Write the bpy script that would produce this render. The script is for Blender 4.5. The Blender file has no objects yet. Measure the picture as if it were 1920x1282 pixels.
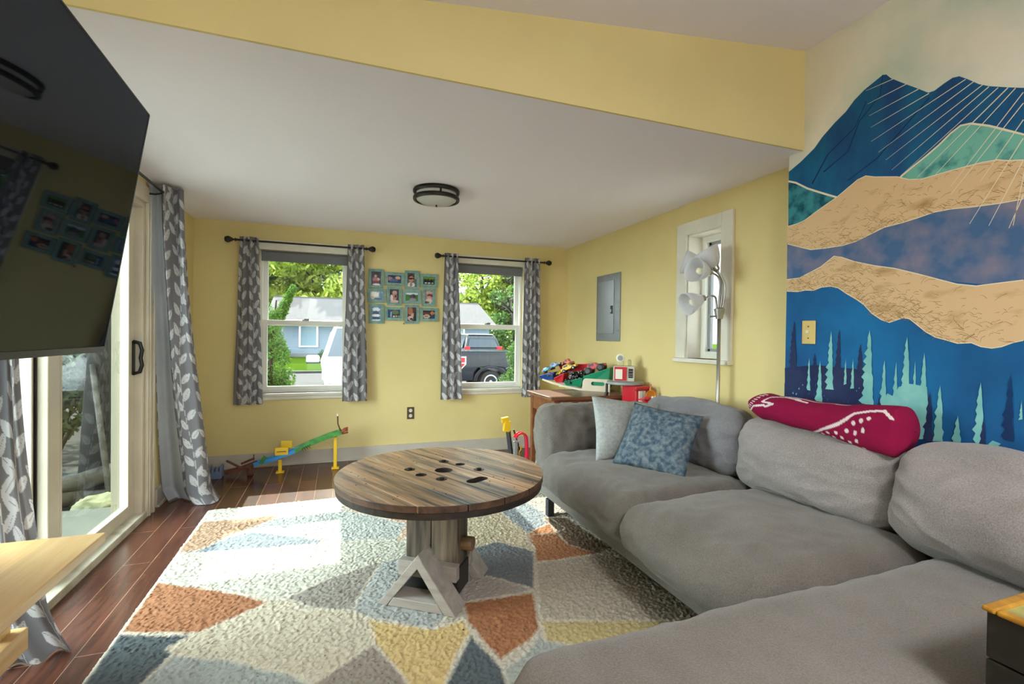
import bpy, bmesh, math, random
import numpy as np
from mathutils import Vector, Matrix, noise as mnoise
random.seed(7); rng = np.random.default_rng(7)
C = bpy.context.scene.collection
PI = math.pi

# ---------------------------------------------------------------- helpers
def lin(c):
    out = []
    for v in c:
        v = v/255.0
        out.append(v/12.92 if v <= 0.04045 else ((v+0.055)/1.055)**2.4)
    return tuple(out)

def mat(name, rgb, rough=0.6, metal=0.0, spec=0.5, var=None, bump=None, coat=0.0, trans=0.0, emit=None, stretch=None):
    """var=(rgb2, scale, detail[, lo, hi]); bump=(scale, strength[, detail]); stretch=(x,y,z) of the noise space"""
    m = bpy.data.materials.new(name); m.use_nodes = True
    nt = m.node_tree; N = nt.nodes; Lk = nt.links
    b = N['Principled BSDF']
    b.inputs['Base Color'].default_value = (*lin(rgb), 1); b.inputs['Roughness'].default_value = rough
    b.inputs['Metallic'].default_value = metal; b.inputs['Specular IOR Level'].default_value = spec
    b.inputs['Coat Weight'].default_value = coat
    vec = None
    if var or bump:
        tc = N.new('ShaderNodeTexCoord'); vec = tc.outputs['Object']
        if stretch:
            mp = N.new('ShaderNodeMapping'); mp.inputs['Scale'].default_value = stretch
            Lk.new(vec, mp.inputs['Vector']); vec = mp.outputs['Vector']
    if var:
        n = N.new('ShaderNodeTexNoise'); n.inputs['Scale'].default_value = var[1]; n.inputs['Detail'].default_value = var[2]
        Lk.new(vec, n.inputs['Vector'])
        r = N.new('ShaderNodeValToRGB'); lo, hi = (var[3], var[4]) if len(var) > 3 else (0.35, 0.65)
        r.color_ramp.elements[0].position = lo; r.color_ramp.elements[1].position = hi
        r.color_ramp.elements[0].color = (*lin(rgb), 1); r.color_ramp.elements[1].color = (*lin(var[0]), 1)
        Lk.new(n.outputs['Fac'], r.inputs['Fac']); Lk.new(r.outputs['Color'], b.inputs['Base Color'])
    if bump:
        n2 = N.new('ShaderNodeTexNoise'); n2.inputs['Scale'].default_value = bump[0]
        n2.inputs['Detail'].default_value = bump[2] if len(bump) > 2 else 3
        Lk.new(vec, n2.inputs['Vector'])
        bp = N.new('ShaderNodeBump'); bp.inputs['Strength'].default_value = bump[1]; bp.inputs['Distance'].default_value = 0.01
        Lk.new(n2.outputs['Fac'], bp.inputs['Height']); Lk.new(bp.outputs['Normal'], b.inputs['Normal'])
    if trans:
        t = N.new('ShaderNodeBsdfTranslucent'); mx = N.new('ShaderNodeMixShader'); mx.inputs['Fac'].default_value = trans
        t.inputs['Color'].default_value = (*lin(rgb), 1)
        out = N['Material Output']; Lk.new(b.outputs['BSDF'], mx.inputs[1]); Lk.new(t.outputs['BSDF'], mx.inputs[2])
        Lk.new(mx.outputs['Shader'], out.inputs['Surface'])
    return m

def colmat(name, rough=0.9, bump=None, trans=0.0):
    """material whose base colour is the printed / woven pattern stored on the mesh"""
    m = mat(name, (128, 128, 128), rough, spec=0.2, bump=bump)
    nt = m.node_tree; a = nt.nodes.new('ShaderNodeAttribute'); a.attribute_name = 'Col'
    b = nt.nodes['Principled BSDF']; nt.links.new(a.outputs['Color'], b.inputs['Base Color'])
    if trans:
        t = nt.nodes.new('ShaderNodeBsdfTranslucent'); mx = nt.nodes.new('ShaderNodeMixShader'); mx.inputs['Fac'].default_value = trans
        nt.links.new(a.outputs['Color'], t.inputs['Color'])
        nt.links.new(b.outputs['BSDF'], mx.inputs[1]); nt.links.new(t.outputs['BSDF'], mx.inputs[2])
        nt.links.new(mx.outputs['Shader'], nt.nodes['Material Output'].inputs['Surface'])
    return m

def glassmat(name, tint=(245, 250, 248), refl=1.0):
    m = bpy.data.materials.new(name); m.use_nodes = True
    nt = m.node_tree; N = nt.nodes; N.remove(N['Principled BSDF'])
    t = N.new('ShaderNodeBsdfTransparent'); t.inputs['Color'].default_value = (*lin(tint), 1)
    g = N.new('ShaderNodeBsdfGlossy'); g.inputs['Roughness'].default_value = 0.02
    lw = N.new('ShaderNodeLayerWeight'); lw.inputs['Blend'].default_value = 0.5     # Schlick reflectance, same from both faces
    pw = N.new('ShaderNodeMath'); pw.operation = 'POWER'; pw.inputs[1].default_value = 5; nt.links.new(lw.outputs['Facing'], pw.inputs[0])
    mul = N.new('ShaderNodeMath'); mul.operation = 'MULTIPLY_ADD'; mul.inputs[1].default_value = 0.85*refl; mul.inputs[2].default_value = 0.035*refl
    mx = N.new('ShaderNodeMixShader')
    nt.links.new(pw.outputs[0], mul.inputs[0]); nt.links.new(mul.outputs[0], mx.inputs['Fac'])
    nt.links.new(t.outputs['BSDF'], mx.inputs[1]); nt.links.new(g.outputs['BSDF'], mx.inputs[2])
    nt.links.new(mx.outputs['Shader'], N['Material Output'].inputs['Surface'])
    return m

ORG = {}
def link(name, me, parent, mats, smooth, bevel, loc=None):
    o = bpy.data.objects.new(name, me); C.objects.link(o)
    for m in (mats if isinstance(mats, (list, tuple)) else [mats]):
        me.materials.append(m)
    if smooth:
        me.polygons.foreach_set('use_smooth', [True]*len(me.polygons))
    if bevel:
        b = o.modifiers.new('Bevel', 'BEVEL'); b.width = bevel; b.segments = 2; b.limit_method = 'ANGLE'; b.angle_limit = 0.6
    if parent is not None:
        o.parent = parent; ORG[o.name] = ORG[parent.name]
    else:
        o.location = loc; ORG[o.name] = Vector(loc)
    return o

class MB:
    def __init__(s): s.v = []; s.f = []; s.m = []
    def add(s, vs, fs, m=0):
        k = len(s.v); s.v.extend([tuple(map(float, q)) for q in vs]); s.f.extend([tuple(i+k for i in f) for f in fs]); s.m.extend([m]*len(fs)); return s
    def box(s, x0, y0, z0, x1, y1, z1, m=0):
        x0, x1 = min(x0, x1), max(x0, x1); y0, y1 = min(y0, y1), max(y0, y1); z0, z1 = min(z0, z1), max(z0, z1)
        return s.add([(x0,y0,z0),(x1,y0,z0),(x1,y1,z0),(x0,y1,z0),(x0,y0,z1),(x1,y0,z1),(x1,y1,z1),(x0,y1,z1)],
                     [(3,2,1,0),(4,5,6,7),(0,1,5,4),(1,2,6,5),(2,3,7,6),(3,0,4,7)], m)
    def obox(s, c, a, b, d, m=0):
        c, a, b, d = Vector(c), Vector(a), Vector(b), Vector(d)
        vs = [c+i*a+j*b+k*d for k in (-1,1) for (i,j) in ((-1,-1),(1,-1),(1,1),(-1,1))]
        if a.cross(b).dot(d) < 0:
            return s.add(vs, [tuple(reversed(f)) for f in [(3,2,1,0),(4,5,6,7),(0,1,5,4),(1,2,6,5),(2,3,7,6),(3,0,4,7)]], m)
        return s.add(vs, [(3,2,1,0),(4,5,6,7),(0,1,5,4),(1,2,6,5),(2,3,7,6),(3,0,4,7)], m)
    def prism(s, pts, ext, m=0):
        pts = [Vector(q) for q in pts]; ext = Vector(ext); n = len(pts)
        nn = Vector((0,0,0))
        for i in range(n): nn += pts[i].cross(pts[(i+1) % n])
        if nn.dot(ext) < 0: pts.reverse()
        vs = pts+[q+ext for q in pts]
        fs = [tuple(range(n-1, -1, -1)), tuple(range(n, 2*n))]+[(i, (i+1) % n, n+(i+1) % n, n+i) for i in range(n)]
        return s.add(vs, fs, m)
    def tube(s, pts, r, n=10, m=0, caps=True, closed=False):
        pts = [Vector(q) for q in pts]; k = len(pts); rs = r if isinstance(r, (list, tuple)) else [r]*k
        vs = []; fs = []; up = None
        for i, q in enumerate(pts):
            t = (pts[(i+1) % k]-pts[i-1]) if closed else (pts[min(i+1, k-1)]-pts[max(i-1, 0)])
            t.normalize()
            if up is None:
                up = Vector((0,0,1)) if abs(t.z) < 0.9 else Vector((1,0,0))
            a = t.cross(up); a.normalize(); up = a.cross(t); up.normalize()
            for j in range(n):
                w = 2*PI*j/n; vs.append(q+rs[i]*(math.cos(w)*a+math.sin(w)*up))
        for i in range(k if closed else k-1):
            i2 = (i+1) % k
            for j in range(n):
                fs.append((i*n+j, i*n+(j+1) % n, i2*n+(j+1) % n, i2*n+j))
        if caps and not closed:
            fs.append(tuple(range(n-1, -1, -1))); fs.append(tuple((k-1)*n+j for j in range(n)))
        return s.add(vs, fs, m)
    def lathe(s, prof, c, n=32, axis=(0,0,1), m=0):
        """prof: list of (radius, height) along axis"""
        ax = Vector(axis).normalized(); a = ax.orthogonal().normalized(); b = ax.cross(a); c = Vector(c)
        vs = []; fs = []
        for r, h in prof:
            for j in range(n):
                w = 2*PI*j/n; vs.append(c+ax*h+max(r, 1e-5)*(math.cos(w)*a+math.sin(w)*b))
        for i in range(len(prof)-1):
            for j in range(n):
                fs.append((i*n+j, i*n+(j+1) % n, (i+1)*n+(j+1) % n, (i+1)*n+j))
        fs.append(tuple(range(n-1, -1, -1))); fs.append(tuple((len(prof)-1)*n+j for j in range(n)))
        return s.add(vs, fs, m)
    def quad(s, a, b, c, d, m=0): return s.add([a,b,c,d], [(0,1,2,3)], m)
    def build(s, name, mats, parent=None, smooth=False, bevel=0):
        v = np.array(s.v)
        if parent is not None: org = ORG[parent.name]
        else: org = Vector(((v[:,0].min()+v[:,0].max())/2, (v[:,1].min()+v[:,1].max())/2, v[:,2].min()))
        v = v-np.array(org)
        me = bpy.data.meshes.new(name); me.from_pydata(v.tolist(), [], s.f); me.update()
        o = link(name, me, parent, mats, smooth, bevel, org)
        if len(set(s.m)) > 1: me.polygons.foreach_set('material_index', s.m)
        return o

def smooth_by_angle(o, ang=0.7):
    me = o.data
    me.polygons.foreach_set('use_smooth', [True]*len(me.polygons))
    try: me.set_sharp_from_angle(angle=ang)
    except Exception: pass
    return o

def tag(o, label, cat, group=None, kind=None):
    o['label'] = label; o['category'] = cat
    if group: o['group'] = group
    if kind: o['kind'] = kind
    return o
def struct(o, label=None):
    o['kind'] = 'structure'
    if label: o['label'] = label
    return o
def thing(name, label, cat, loc, group=None):
    o = bpy.data.objects.new(name, None); C.objects.link(o); o.location = loc; o.empty_display_size = 0.1
    ORG[o.name] = Vector(loc); return tag(o, label, cat, group)

def gridmesh(P, name, mats, parent=None, col=None, smooth=True, wrap_u=False, loc=None):
    """P: array (nv, nu, 3)"""
    nv, nu = P.shape[:2]; idx = np.arange(nv*nu).reshape(nv, nu)
    if wrap_u: idx = np.concatenate([idx, idx[:, :1]], 1)
    q = np.stack([idx[:-1,:-1], idx[:-1,1:], idx[1:,1:], idx[1:,:-1]], -1).reshape(-1, 4)
    V = P.reshape(-1, 3)
    if parent is not None: org = ORG[parent.name]
    else: org = Vector(((V[:,0].min()+V[:,0].max())/2, (V[:,1].min()+V[:,1].max())/2, V[:,2].min()))
    V = V-np.array(org)
    me = bpy.data.meshes.new(name)
    me.vertices.add(len(V)); me.vertices.foreach_set('co', V.ravel())
    me.loops.add(q.size); me.loops.foreach_set('vertex_index', q.ravel().astype(np.int32))
    me.polygons.add(len(q)); me.polygons.foreach_set('loop_start', np.arange(0, q.size, 4, dtype=np.int32))
    me.polygons.foreach_set('loop_total', np.full(len(q), 4, dtype=np.int32))
    me.update(calc_edges=True)
    if col is not None: setcol(me, col.reshape(-1, 3))
    return link(name, me, parent, mats, smooth, 0, org)

def setcol(me, col):
    a = me.color_attributes.new('Col', 'FLOAT_COLOR', 'POINT')
    c4 = np.ones((len(col), 4)); c4[:, :3] = col
    a.data.foreach_set('color', c4.ravel())

def nz(p, s): return mnoise.noise(Vector((p[0]*s, p[1]*s, p[2]*s)))

def softbox(lo, hi, r, name, mats, parent=None, n=18, puff=(0,0,0), wr=0.006, wscale=(4,4,4), seed=0, fn=None, puffpow=2):
    """a stuffed upholstery block: rounded box, crowned faces, wrinkled surface"""
    lo, hi = np.array(lo, float), np.array(hi, float); c = (lo+hi)/2; h = (hi-lo)/2; r = min(r, h.min()*0.999)
    key = {}; V = []; F = []
    L = np.linspace(-1, 1, n+1); L = np.sign(L)*np.abs(L)**0.8
    def vid(p):
        k = tuple(np.round(p, 5))
        if k not in key: key[k] = len(V); V.append(p)
        return key[k]
    for ax in range(3):
        for sgn in (-1, 1):
            for i in range(n):
                for j in range(n):
                    q = []
                    for (a, b) in ((i,j),(i+1,j),(i+1,j+1),(i,j+1)):
                        p = np.zeros(3); p[ax] = sgn; p[(ax+1) % 3] = L[a]; p[(ax+2) % 3] = L[b]; q.append(vid(p))
                    F.append(tuple(q) if sgn > 0 else tuple(reversed(q)))
    V = np.array(V); Q = V*h; inner = np.clip(Q, -(h-r), h-r); d = Q-inner; ln = np.linalg.norm(d, axis=1, keepdims=True); ln[ln == 0] = 1
    nrm = d/ln; out = inner+nrm*r
    for ax in range(3):
        if puff[ax]:
            a, b = (ax+1) % 3, (ax+2) % 3
            k = (1-np.abs(V[:,a])**puffpow)*(1-np.abs(V[:,b])**puffpow)
            out[:,ax] += np.sign(V[:,ax])*np.abs(V[:,ax])*puff[ax]*k
    W = out+c
    if wr:
        for i in range(len(W)):
            p = W[i]; s = wscale
            w = mnoise.noise(Vector((p[0]*s[0]+seed*7.1, p[1]*s[1]+seed*3.3, p[2]*s[2])))
            w2 = mnoise.noise(Vector((p[0]*s[0]*2.7+seed, p[1]*s[1]*2.7, p[2]*s[2]*2.7+seed*5)))
            rid = 1-abs(w2)*2.2
            W[i] = p+nrm[i]*wr*(w*1.2+0.6*max(rid, -0.2)-0.2)
    if fn is not None: W = fn(W, V)
    mb = MB(); mb.add(W, F); return mb.build(name, mats, parent, smooth=True)

def pillow(c4, thick, name, mats, n=34, wr=0.004, seed=0, parent=None):
    """c4: corners bl, br, tr, tl"""
    bl, br, tr, tl = [np.array(q, float) for q in c4]
    nrm = np.cross(br-bl, tl-bl); nrm /= np.linalg.norm(nrm)
    V = []; F = []
    def P(u, v, sgn):
        # pinched edges between the corners
        uu = u-0.03*math.sin(PI*v)*(1-2*u)*-1*0; 
        k = 0.055
        u2 = 0.5+(u-0.5)*(1-k*math.sin(PI*v)); v2 = 0.5+(v-0.5)*(1-k*math.sin(PI*u))
        p = (1-u2)*(1-v2)*bl+u2*(1-v2)*br+u2*v2*tr+(1-u2)*v2*tl
        a = max(0, (1-abs(2*u-1)**2.4)*(1-abs(2*v-1)**2.4))**0.62
        w = nz(p+seed, 9)*wr*2+nz(p+seed*2, 22)*wr
        return p+nrm*sgn*(thick/2*a)+nrm*w*(a*0.8+0.2)
    for sgn in (1, -1):
        k = len(V)
        for j in range(n+1):
            for i in range(n+1): V.append(P(i/n, j/n, sgn))
        for j in range(n):
            for i in range(n):
                q = (k+j*(n+1)+i, k+j*(n+1)+i+1, k+(j+1)*(n+1)+i+1, k+(j+1)*(n+1)+i)
                F.append(q if sgn > 0 else tuple(reversed(q)))
    mb = MB(); mb.add(V, F); o = mb.build(name, mats, parent, smooth=True)
    bm = bmesh.new(); bm.from_mesh(o.data); bmesh.ops.remove_doubles(bm, verts=bm.verts, dist=0.0006); bm.to_mesh(o.data); bm.free()
    return o

def boolean_cut(o, cutters):
    """subtract cutter MBs from a mesh object and keep the result as plain mesh"""
    tmp = []
    for k, c in enumerate(cutters):
        me = bpy.data.meshes.new('cut'); me.from_pydata([tuple(np.array(v)-np.array(ORG[o.name])) for v in c.v], [], c.f); me.update()
        t = bpy.data.objects.new('cut', me); C.objects.link(t); t.location = ORG[o.name] if o.parent is None else (0,0,0)
        if o.parent is not None: t.parent = o.parent
        md = o.modifiers.new('b%d' % k, 'BOOLEAN'); md.object = t; md.operation = 'DIFFERENCE'; md.solver = 'EXACT'; tmp.append(t)
    bpy.context.view_layer.update()
    dg = bpy.context.evaluated_depsgraph_get()
    me2 = bpy.data.meshes.new_from_object(o.evaluated_get(dg))
    o.modifiers.clear(); o.data = me2
    for t in tmp:
        bpy.data.objects.remove(t)
    return o

def inpoly(px, py, poly):
    ins = np.zeros(px.shape, bool); n = len(poly)
    for i in range(n):
        x1, y1 = poly[i]; x2, y2 = poly[(i+1) % n]
        if y1 == y2: continue
        c = ((y1 > py) != (y2 > py)) & (px < (x2-x1)*(py-y1)/(y2-y1)+x1); ins ^= c
    return ins
def segdist(px, py, poly, closed=True):
    d = np.full(px.shape, 9.0); n = len(poly)
    for i in range(n if closed else n-1):
        x1, y1 = poly[i]; x2, y2 = poly[(i+1) % n]; dx, dy = x2-x1, y2-y1; L2 = dx*dx+dy*dy+1e-12
        t = np.clip(((px-x1)*dx+(py-y1)*dy)/L2, 0, 1); d = np.minimum(d, np.hypot(px-x1-t*dx, py-y1-t*dy))
    return d

# room (metres): X to the right along the window wall, Y away from the camera, Z up
R, D, CE, LW, MU, HY = 2.41, 4.82, 2.186, -1.165, 2.272, 1.832
YB = -3.2                                     # back end of the room, behind the camera
def ceil2(x): return 2.431+0.118*x            # sloping ceiling of the main room

# ---------------------------------------------------------------- camera
F, yaw, pitch, roll = 898.022794, 0.350568364, -0.0110328721, 0.0126317256
fv = Vector((math.sin(yaw)*math.cos(pitch), math.cos(yaw)*math.cos(pitch), math.sin(pitch)))
rv = Vector((math.cos(yaw), -math.sin(yaw), 0)); uv = rv.cross(fv)
r2 = math.cos(roll)*rv+math.sin(roll)*uv; u2 = -math.sin(roll)*rv+math.cos(roll)*uv
cam = bpy.data.cameras.new('camera'); cam.sensor_width = 36; cam.lens = F*36/1920; cam.clip_start = 0.05; cam.clip_end = 300
co = bpy.data.objects.new('camera', cam); C.objects.link(co)
co.matrix_world = Matrix(((r2.x, u2.x, -fv.x, 0), (r2.y, u2.y, -fv.y, 0), (r2.z, u2.z, -fv.z, 1.2), (0,0,0,1)))
bpy.context.scene.camera = co

# ---------------------------------------------------------------- materials
m_yellow = mat('yellow_paint', (226, 207, 148), 0.55, spec=0.3, bump=(90, 0.04), var=((219, 199, 140), 1.6, 3))
m_ceil = mat('ceiling_paint', (242, 237, 247), 0.8, spec=0.2, bump=(60, 0.05))
m_white = mat('white_trim_paint', (226, 220, 206), 0.45, bump=(30, 0.05), var=((214, 207, 192), 5, 3))
m_base = mat('baseboard_paint', (196, 187, 176), 0.5, var=((186, 177, 166), 4, 3))
m_sash = mat('window_vinyl', (232, 230, 222), 0.35)
m_doorv = mat('door_vinyl', (214, 203, 184), 0.4, var=((203, 191, 171), 4, 3))
m_sill = mat('worn_threshold', (214, 208, 188), 0.6, var=((178, 168, 142), 9, 5, 0.5, 0.75))
m_glass = glassmat('window_glass', refl=0.7)
m_dglass = glassmat('door_glass', (226, 234, 230), refl=1.0)
m_black = mat('black_iron', (26, 24, 23), 0.4, spec=0.4)
m_bronze = mat('dark_bronze', (44, 38, 34), 0.38, metal=0.6)
m_steel = mat('brushed_steel', (170, 168, 164), 0.35, metal=0.9)
m_greymetal = mat('panel_grey', (140, 144, 146), 0.35, metal=0.25, var=((132, 136, 139), 12, 2))
m_blind = mat('grey_blind', (112, 112, 116), 0.8)
m_frost = mat('frosted_glass', (236, 234, 230), 0.35, trans=0.35)

def floor_mat():
    m = bpy.data.materials.new('laminate_floor'); m.use_nodes = True; nt = m.node_tree; N = nt.nodes; L = nt.links; b = N['Principled BSDF']
    g = N.new('ShaderNodeNewGeometry'); sx = N.new('ShaderNodeSeparateXYZ'); L.new(g.outputs['Position'], sx.inputs[0])
    cx = N.new('ShaderNodeCombineXYZ'); L.new(sx.outputs['Y'], cx.inputs['X']); L.new(sx.outputs['X'], cx.inputs['Y'])
    ad = N.new('ShaderNodeVectorMath'); ad.operation = 'ADD'; ad.inputs[1].default_value = (0.31, 0.022, 0); L.new(cx.outputs[0], ad.inputs[0])
    br = N.new('ShaderNodeTexBrick'); br.offset = 0.37; br.inputs['Scale'].default_value = 1; br.inputs['Brick Width'].default_value = 1.25
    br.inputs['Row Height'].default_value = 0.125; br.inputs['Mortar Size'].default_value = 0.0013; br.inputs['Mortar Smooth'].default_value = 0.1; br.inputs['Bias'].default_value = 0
    br.inputs['Color1'].default_value = (*lin((100, 60, 46)), 1); br.inputs['Color2'].default_value = (*lin((70, 43, 35)), 1); br.inputs['Mortar'].default_value = (*lin((176, 140, 116)), 1)  # pale joints paint in the glint off bevelled board edges
    L.new(ad.outputs[0], br.inputs['Vector'])
    mp = N.new('ShaderNodeMapping'); mp.inputs['Scale'].default_value = (14, 1.6, 1); L.new(g.outputs['Position'], mp.inputs[0])
    n = N.new('ShaderNodeTexNoise'); n.inputs['Scale'].default_value = 1.6; n.inputs['Detail'].default_value = 7; n.inputs['Distortion'].default_value = 1.4; L.new(mp.outputs[0], n.inputs['Vector'])
    rp = N.new('ShaderNodeValToRGB'); rp.color_ramp.elements[0].position = 0.3; rp.color_ramp.elements[1].position = 0.72
    rp.color_ramp.elements[0].color = (0.45, 0.42, 0.42, 1); rp.color_ramp.elements[1].color = (1.35, 1.3, 1.25, 1); L.new(n.outputs['Fac'], rp.inputs['Fac'])
    mx = N.new('ShaderNodeMix'); mx.data_type = 'RGBA'; mx.blend_type = 'MULTIPLY'; mx.inputs['Factor'].default_value = 0.75
    L.new(br.outputs['Color'], mx.inputs['A']); L.new(rp.outputs['Color'], mx.inputs['B']); L.new(mx.outputs['Result'], b.inputs['Base Color'])
    b.inputs['Roughness'].default_value = 0.2; b.inputs['Specular IOR Level'].default_value = 0.42
    n3 = N.new('ShaderNodeTexNoise'); n3.inputs['Scale'].default_value = 5; n3.inputs['Detail'].default_value = 4
    mr = N.new('ShaderNodeMapRange'); mr.inputs['To Min'].default_value = 0.12; mr.inputs['To Max'].default_value = 0.34; L.new(n3.outputs['Fac'], mr.inputs['Value']); L.new(mr.outputs[0], b.inputs['Roughness'])
    bp = N.new('ShaderNodeBump'); bp.inputs['Strength'].default_value = 0.25; bp.inputs['Distance'].default_value = 0.002; bp.invert = True
    L.new(br.outputs['Fac'], bp.inputs['Height']); L.new(bp.outputs['Normal'], b.inputs['Normal'])
    return m
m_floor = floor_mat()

def woodmat(name, c1, c2, dirv=(1,0,0), scale=1.0, rough=0.5, seam=None, c3=None, bumps=0.25, coat=0.0, wear=None):
    """grain runs along dirv (object XY); seam = board width -> each board a little different"""
    m = bpy.data.materials.new(name); m.use_nodes = True; nt = m.node_tree; N = nt.nodes; L = nt.links; b = N['Principled BSDF']
    tc = N.new('ShaderNodeTexCoord'); d = Vector(dirv).normalized(); q = d.orthogonal().normalized() if abs(d.z) > 0.9 else Vector((-d.y, d.x, 0))
    w = d.cross(q)
    def dot(v):
        n = N.new('ShaderNodeVectorMath'); n.operation = 'DOT_PRODUCT'; n.inputs[1].default_value = v; L.new(tc.outputs['Object'], n.inputs[0]); return n.outputs['Value']
    a, c, e = dot(d), dot(q), dot(w)
    cb = N.new('ShaderNodeCombineXYZ')
    ma = N.new('ShaderNodeMath'); ma.operation = 'MULTIPLY'; ma.inputs[1].default_value = 1.5*scale; L.new(a, ma.inputs[0])
    mc = N.new('ShaderNodeMath'); mc.operation = 'MULTIPLY'; mc.inputs[1].default_value = 22*scale; L.new(c, mc.inputs[0])
    me_ = N.new('ShaderNodeMath'); me_.operation = 'MULTIPLY'; me_.inputs[1].default_value = 22*scale; L.new(e, me_.inputs[0])
    L.new(ma.outputs[0], cb.inputs['X']); L.new(mc.outputs[0], cb.inputs['Y']); L.new(me_.outputs[0], cb.inputs['Z'])
    vec = cb.outputs[0]; wn = None
    if seam:
        fl = N.new('ShaderNodeMath'); fl.operation = 'DIVIDE'; fl.inputs[1].default_value = seam; L.new(c, fl.inputs[0])
        f2 = N.new('ShaderNodeMath'); f2.operation = 'FLOOR'; L.new(fl.outputs[0], f2.inputs[0])
        wn = N.new('ShaderNodeTexWhiteNoise'); wn.noise_dimensions = '1D'; L.new(f2.outputs[0], wn.inputs['W'])
        sc = N.new('ShaderNodeVectorMath'); sc.operation = 'SCALE'; sc.inputs['Scale'].default_value = 30; L.new(wn.outputs['Color'], sc.inputs[0])
        ad = N.new('ShaderNodeVectorMath'); ad.operation = 'ADD'; L.new(vec, ad.inputs[0]); L.new(sc.outputs[0], ad.inputs[1]); vec = ad.outputs[0]
    n = N.new('ShaderNodeTexNoise'); n.inputs['Scale'].default_value = 1; n.inputs['Detail'].default_value = 8; n.inputs['Roughness'].default_value = 0.62; n.inputs['Distortion'].default_value = 0.7
    L.new(vec, n.inputs['Vector'])
    r = N.new('ShaderNodeValToRGB'); r.color_ramp.elements[0].position = 0.33; r.color_ramp.elements[1].position = 0.66
    r.color_ramp.elements[0].color = (*lin(c2), 1); r.color_ramp.elements[1].color = (*lin(c1), 1); L.new(n.outputs['Fac'], r.inputs['Fac']); col = r.outputs['Color']
    if c3:
        n2 = N.new('ShaderNodeTexNoise'); n2.inputs['Scale'].default_value = 0.55; n2.inputs['Detail'].default_value = 5; L.new(vec, n2.inputs['Vector'])
        r2_ = N.new('ShaderNodeValToRGB'); r2_.color_ramp.elements[0].position = 0.5; r2_.color_ramp.elements[1].position = 0.64; L.new(n2.outputs['Fac'], r2_.inputs['Fac'])
        mx = N.new('ShaderNodeMix'); mx.data_type = 'RGBA'; L.new(r2_.outputs['Color'], mx.inputs['Factor']); L.new(col, mx.inputs['A']); mx.inputs['B'].default_value = (*lin(c3), 1); col = mx.outputs['Result']
    if wear:
        n4 = N.new('ShaderNodeTexNoise'); n4.inputs['Scale'].default_value = 0.8; n4.inputs['Detail'].default_value = 9; n4.inputs['Roughness'].default_value = 0.75
        ad2 = N.new('ShaderNodeVectorMath'); ad2.operation = 'ADD'; ad2.inputs[1].default_value = (9.3, 4.1, 7.7); L.new(vec, ad2.inputs[0]); L.new(ad2.outputs[0], n4.inputs['Vector'])
        r4 = N.new('ShaderNodeValToRGB'); r4.color_ramp.elements[0].position = 0.58; r4.color_ramp.elements[1].position = 0.66; L.new(n4.outputs['Fac'], r4.inputs['Fac'])
        mx4 = N.new('ShaderNodeMix'); mx4.data_type = 'RGBA'; L.new(r4.outputs['Color'], mx4.inputs['Factor']); L.new(col, mx4.inputs['A']); mx4.inputs['B'].default_value = (*lin(wear), 1); col = mx4.outputs['Result']
    if wn:
        mr = N.new('ShaderNodeMapRange'); mr.inputs['To Min'].default_value = 0.7; mr.inputs['To Max'].default_value = 1.2; L.new(wn.outputs['Value'], mr.inputs['Value'])
        mm = N.new('ShaderNodeVectorMath'); mm.operation = 'SCALE'; L.new(col, mm.inputs[0]); L.new(mr.outputs[0], mm.inputs['Scale']); col = mm.outputs[0]
    L.new(col, b.inputs['Base Color']); b.inputs['Roughness'].default_value = rough; b.inputs['Coat Weight'].default_value = coat; b.inputs['Coat Roughness'].default_value = 0.25
    bp = N.new('ShaderNodeBump'); bp.inputs['Strength'].default_value = bumps; bp.inputs['Distance'].default_value = 0.004
    L.new(n.outputs['Fac'], bp.inputs['Height']); L.new(bp.outputs['Normal'], b.inputs['Normal'])
    return m
# ================================================================ ROOM SHELL
def holed(mb, lo, hi, holes, mk):
    """rectangle lo..hi in wall coordinates minus holes; mk(a0,b0,a1,b1) adds a box"""
    A = sorted({lo[0], hi[0], *[h[0] for h in holes], *[h[2] for h in holes]})
    for a0, a1 in zip(A[:-1], A[1:]):
        hs = sorted([(h[1], h[3]) for h in holes if h[0] <= a0+1e-6 and h[2] >= a1-1e-6]); b = lo[1]
        for h0, h1 in hs:
            if h0 > b+1e-6: mk(a0, b, a1, h0)
            b = h1
        if b < hi[1]-1e-6: mk(a0, b, a1, hi[1])
W1 = (-0.655, 0.66, 0.105, 1.955); W2 = (1.12, 0.655, 1.88, 1.95); W3 = (2.52, 1.06, 2.86, 1.955)
DR = (1.85, 0.0, 3.72, 2.03)
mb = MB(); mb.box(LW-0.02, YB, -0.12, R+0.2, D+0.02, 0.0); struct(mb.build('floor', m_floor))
mb = MB(); holed(mb, (LW-0.2, -0.3), (R+0.2, CE+0.1), [W1, W2], lambda a,b,c,d: mb.box(a, D, b, c, D+0.17, d)); struct(mb.build('wall_back', m_yellow))
mb = MB(); holed(mb, (1.918, -0.3), (D, CE+0.1), [W3], lambda a,b,c,d: mb.box(R, a, b, R+0.2, c, d)); struct(mb.build('wall_right', m_yellow))
mb = MB(); mb.box(MU, YB, -0.12, R+0.2, 1.918, 2.85); struct(mb.build('wall_right', mat('mural_wall_board', (200, 190, 170), 0.8)))
mb = MB(); holed(mb, (YB, -0.3), (D+0.1, 2.75), [DR], lambda a,b,c,d: mb.box(LW-0.16, a, b, LW, c, d)); struct(mb.build('wall_left', m_yellow))
mb = MB(); mb.prism([(LW, HY, CE), (MU, HY, CE), (MU, HY, ceil2(MU)), (LW, HY, ceil2(LW))], (0, 0.012, 0)); struct(mb.build('wall_header', m_yellow))
mb = MB(); mb.box(LW-0.16, HY+0.0125, CE, R+0.2, D+0.2, CE+0.12)
o = mb.build('ceiling', m_ceil); struct(o)
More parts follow.
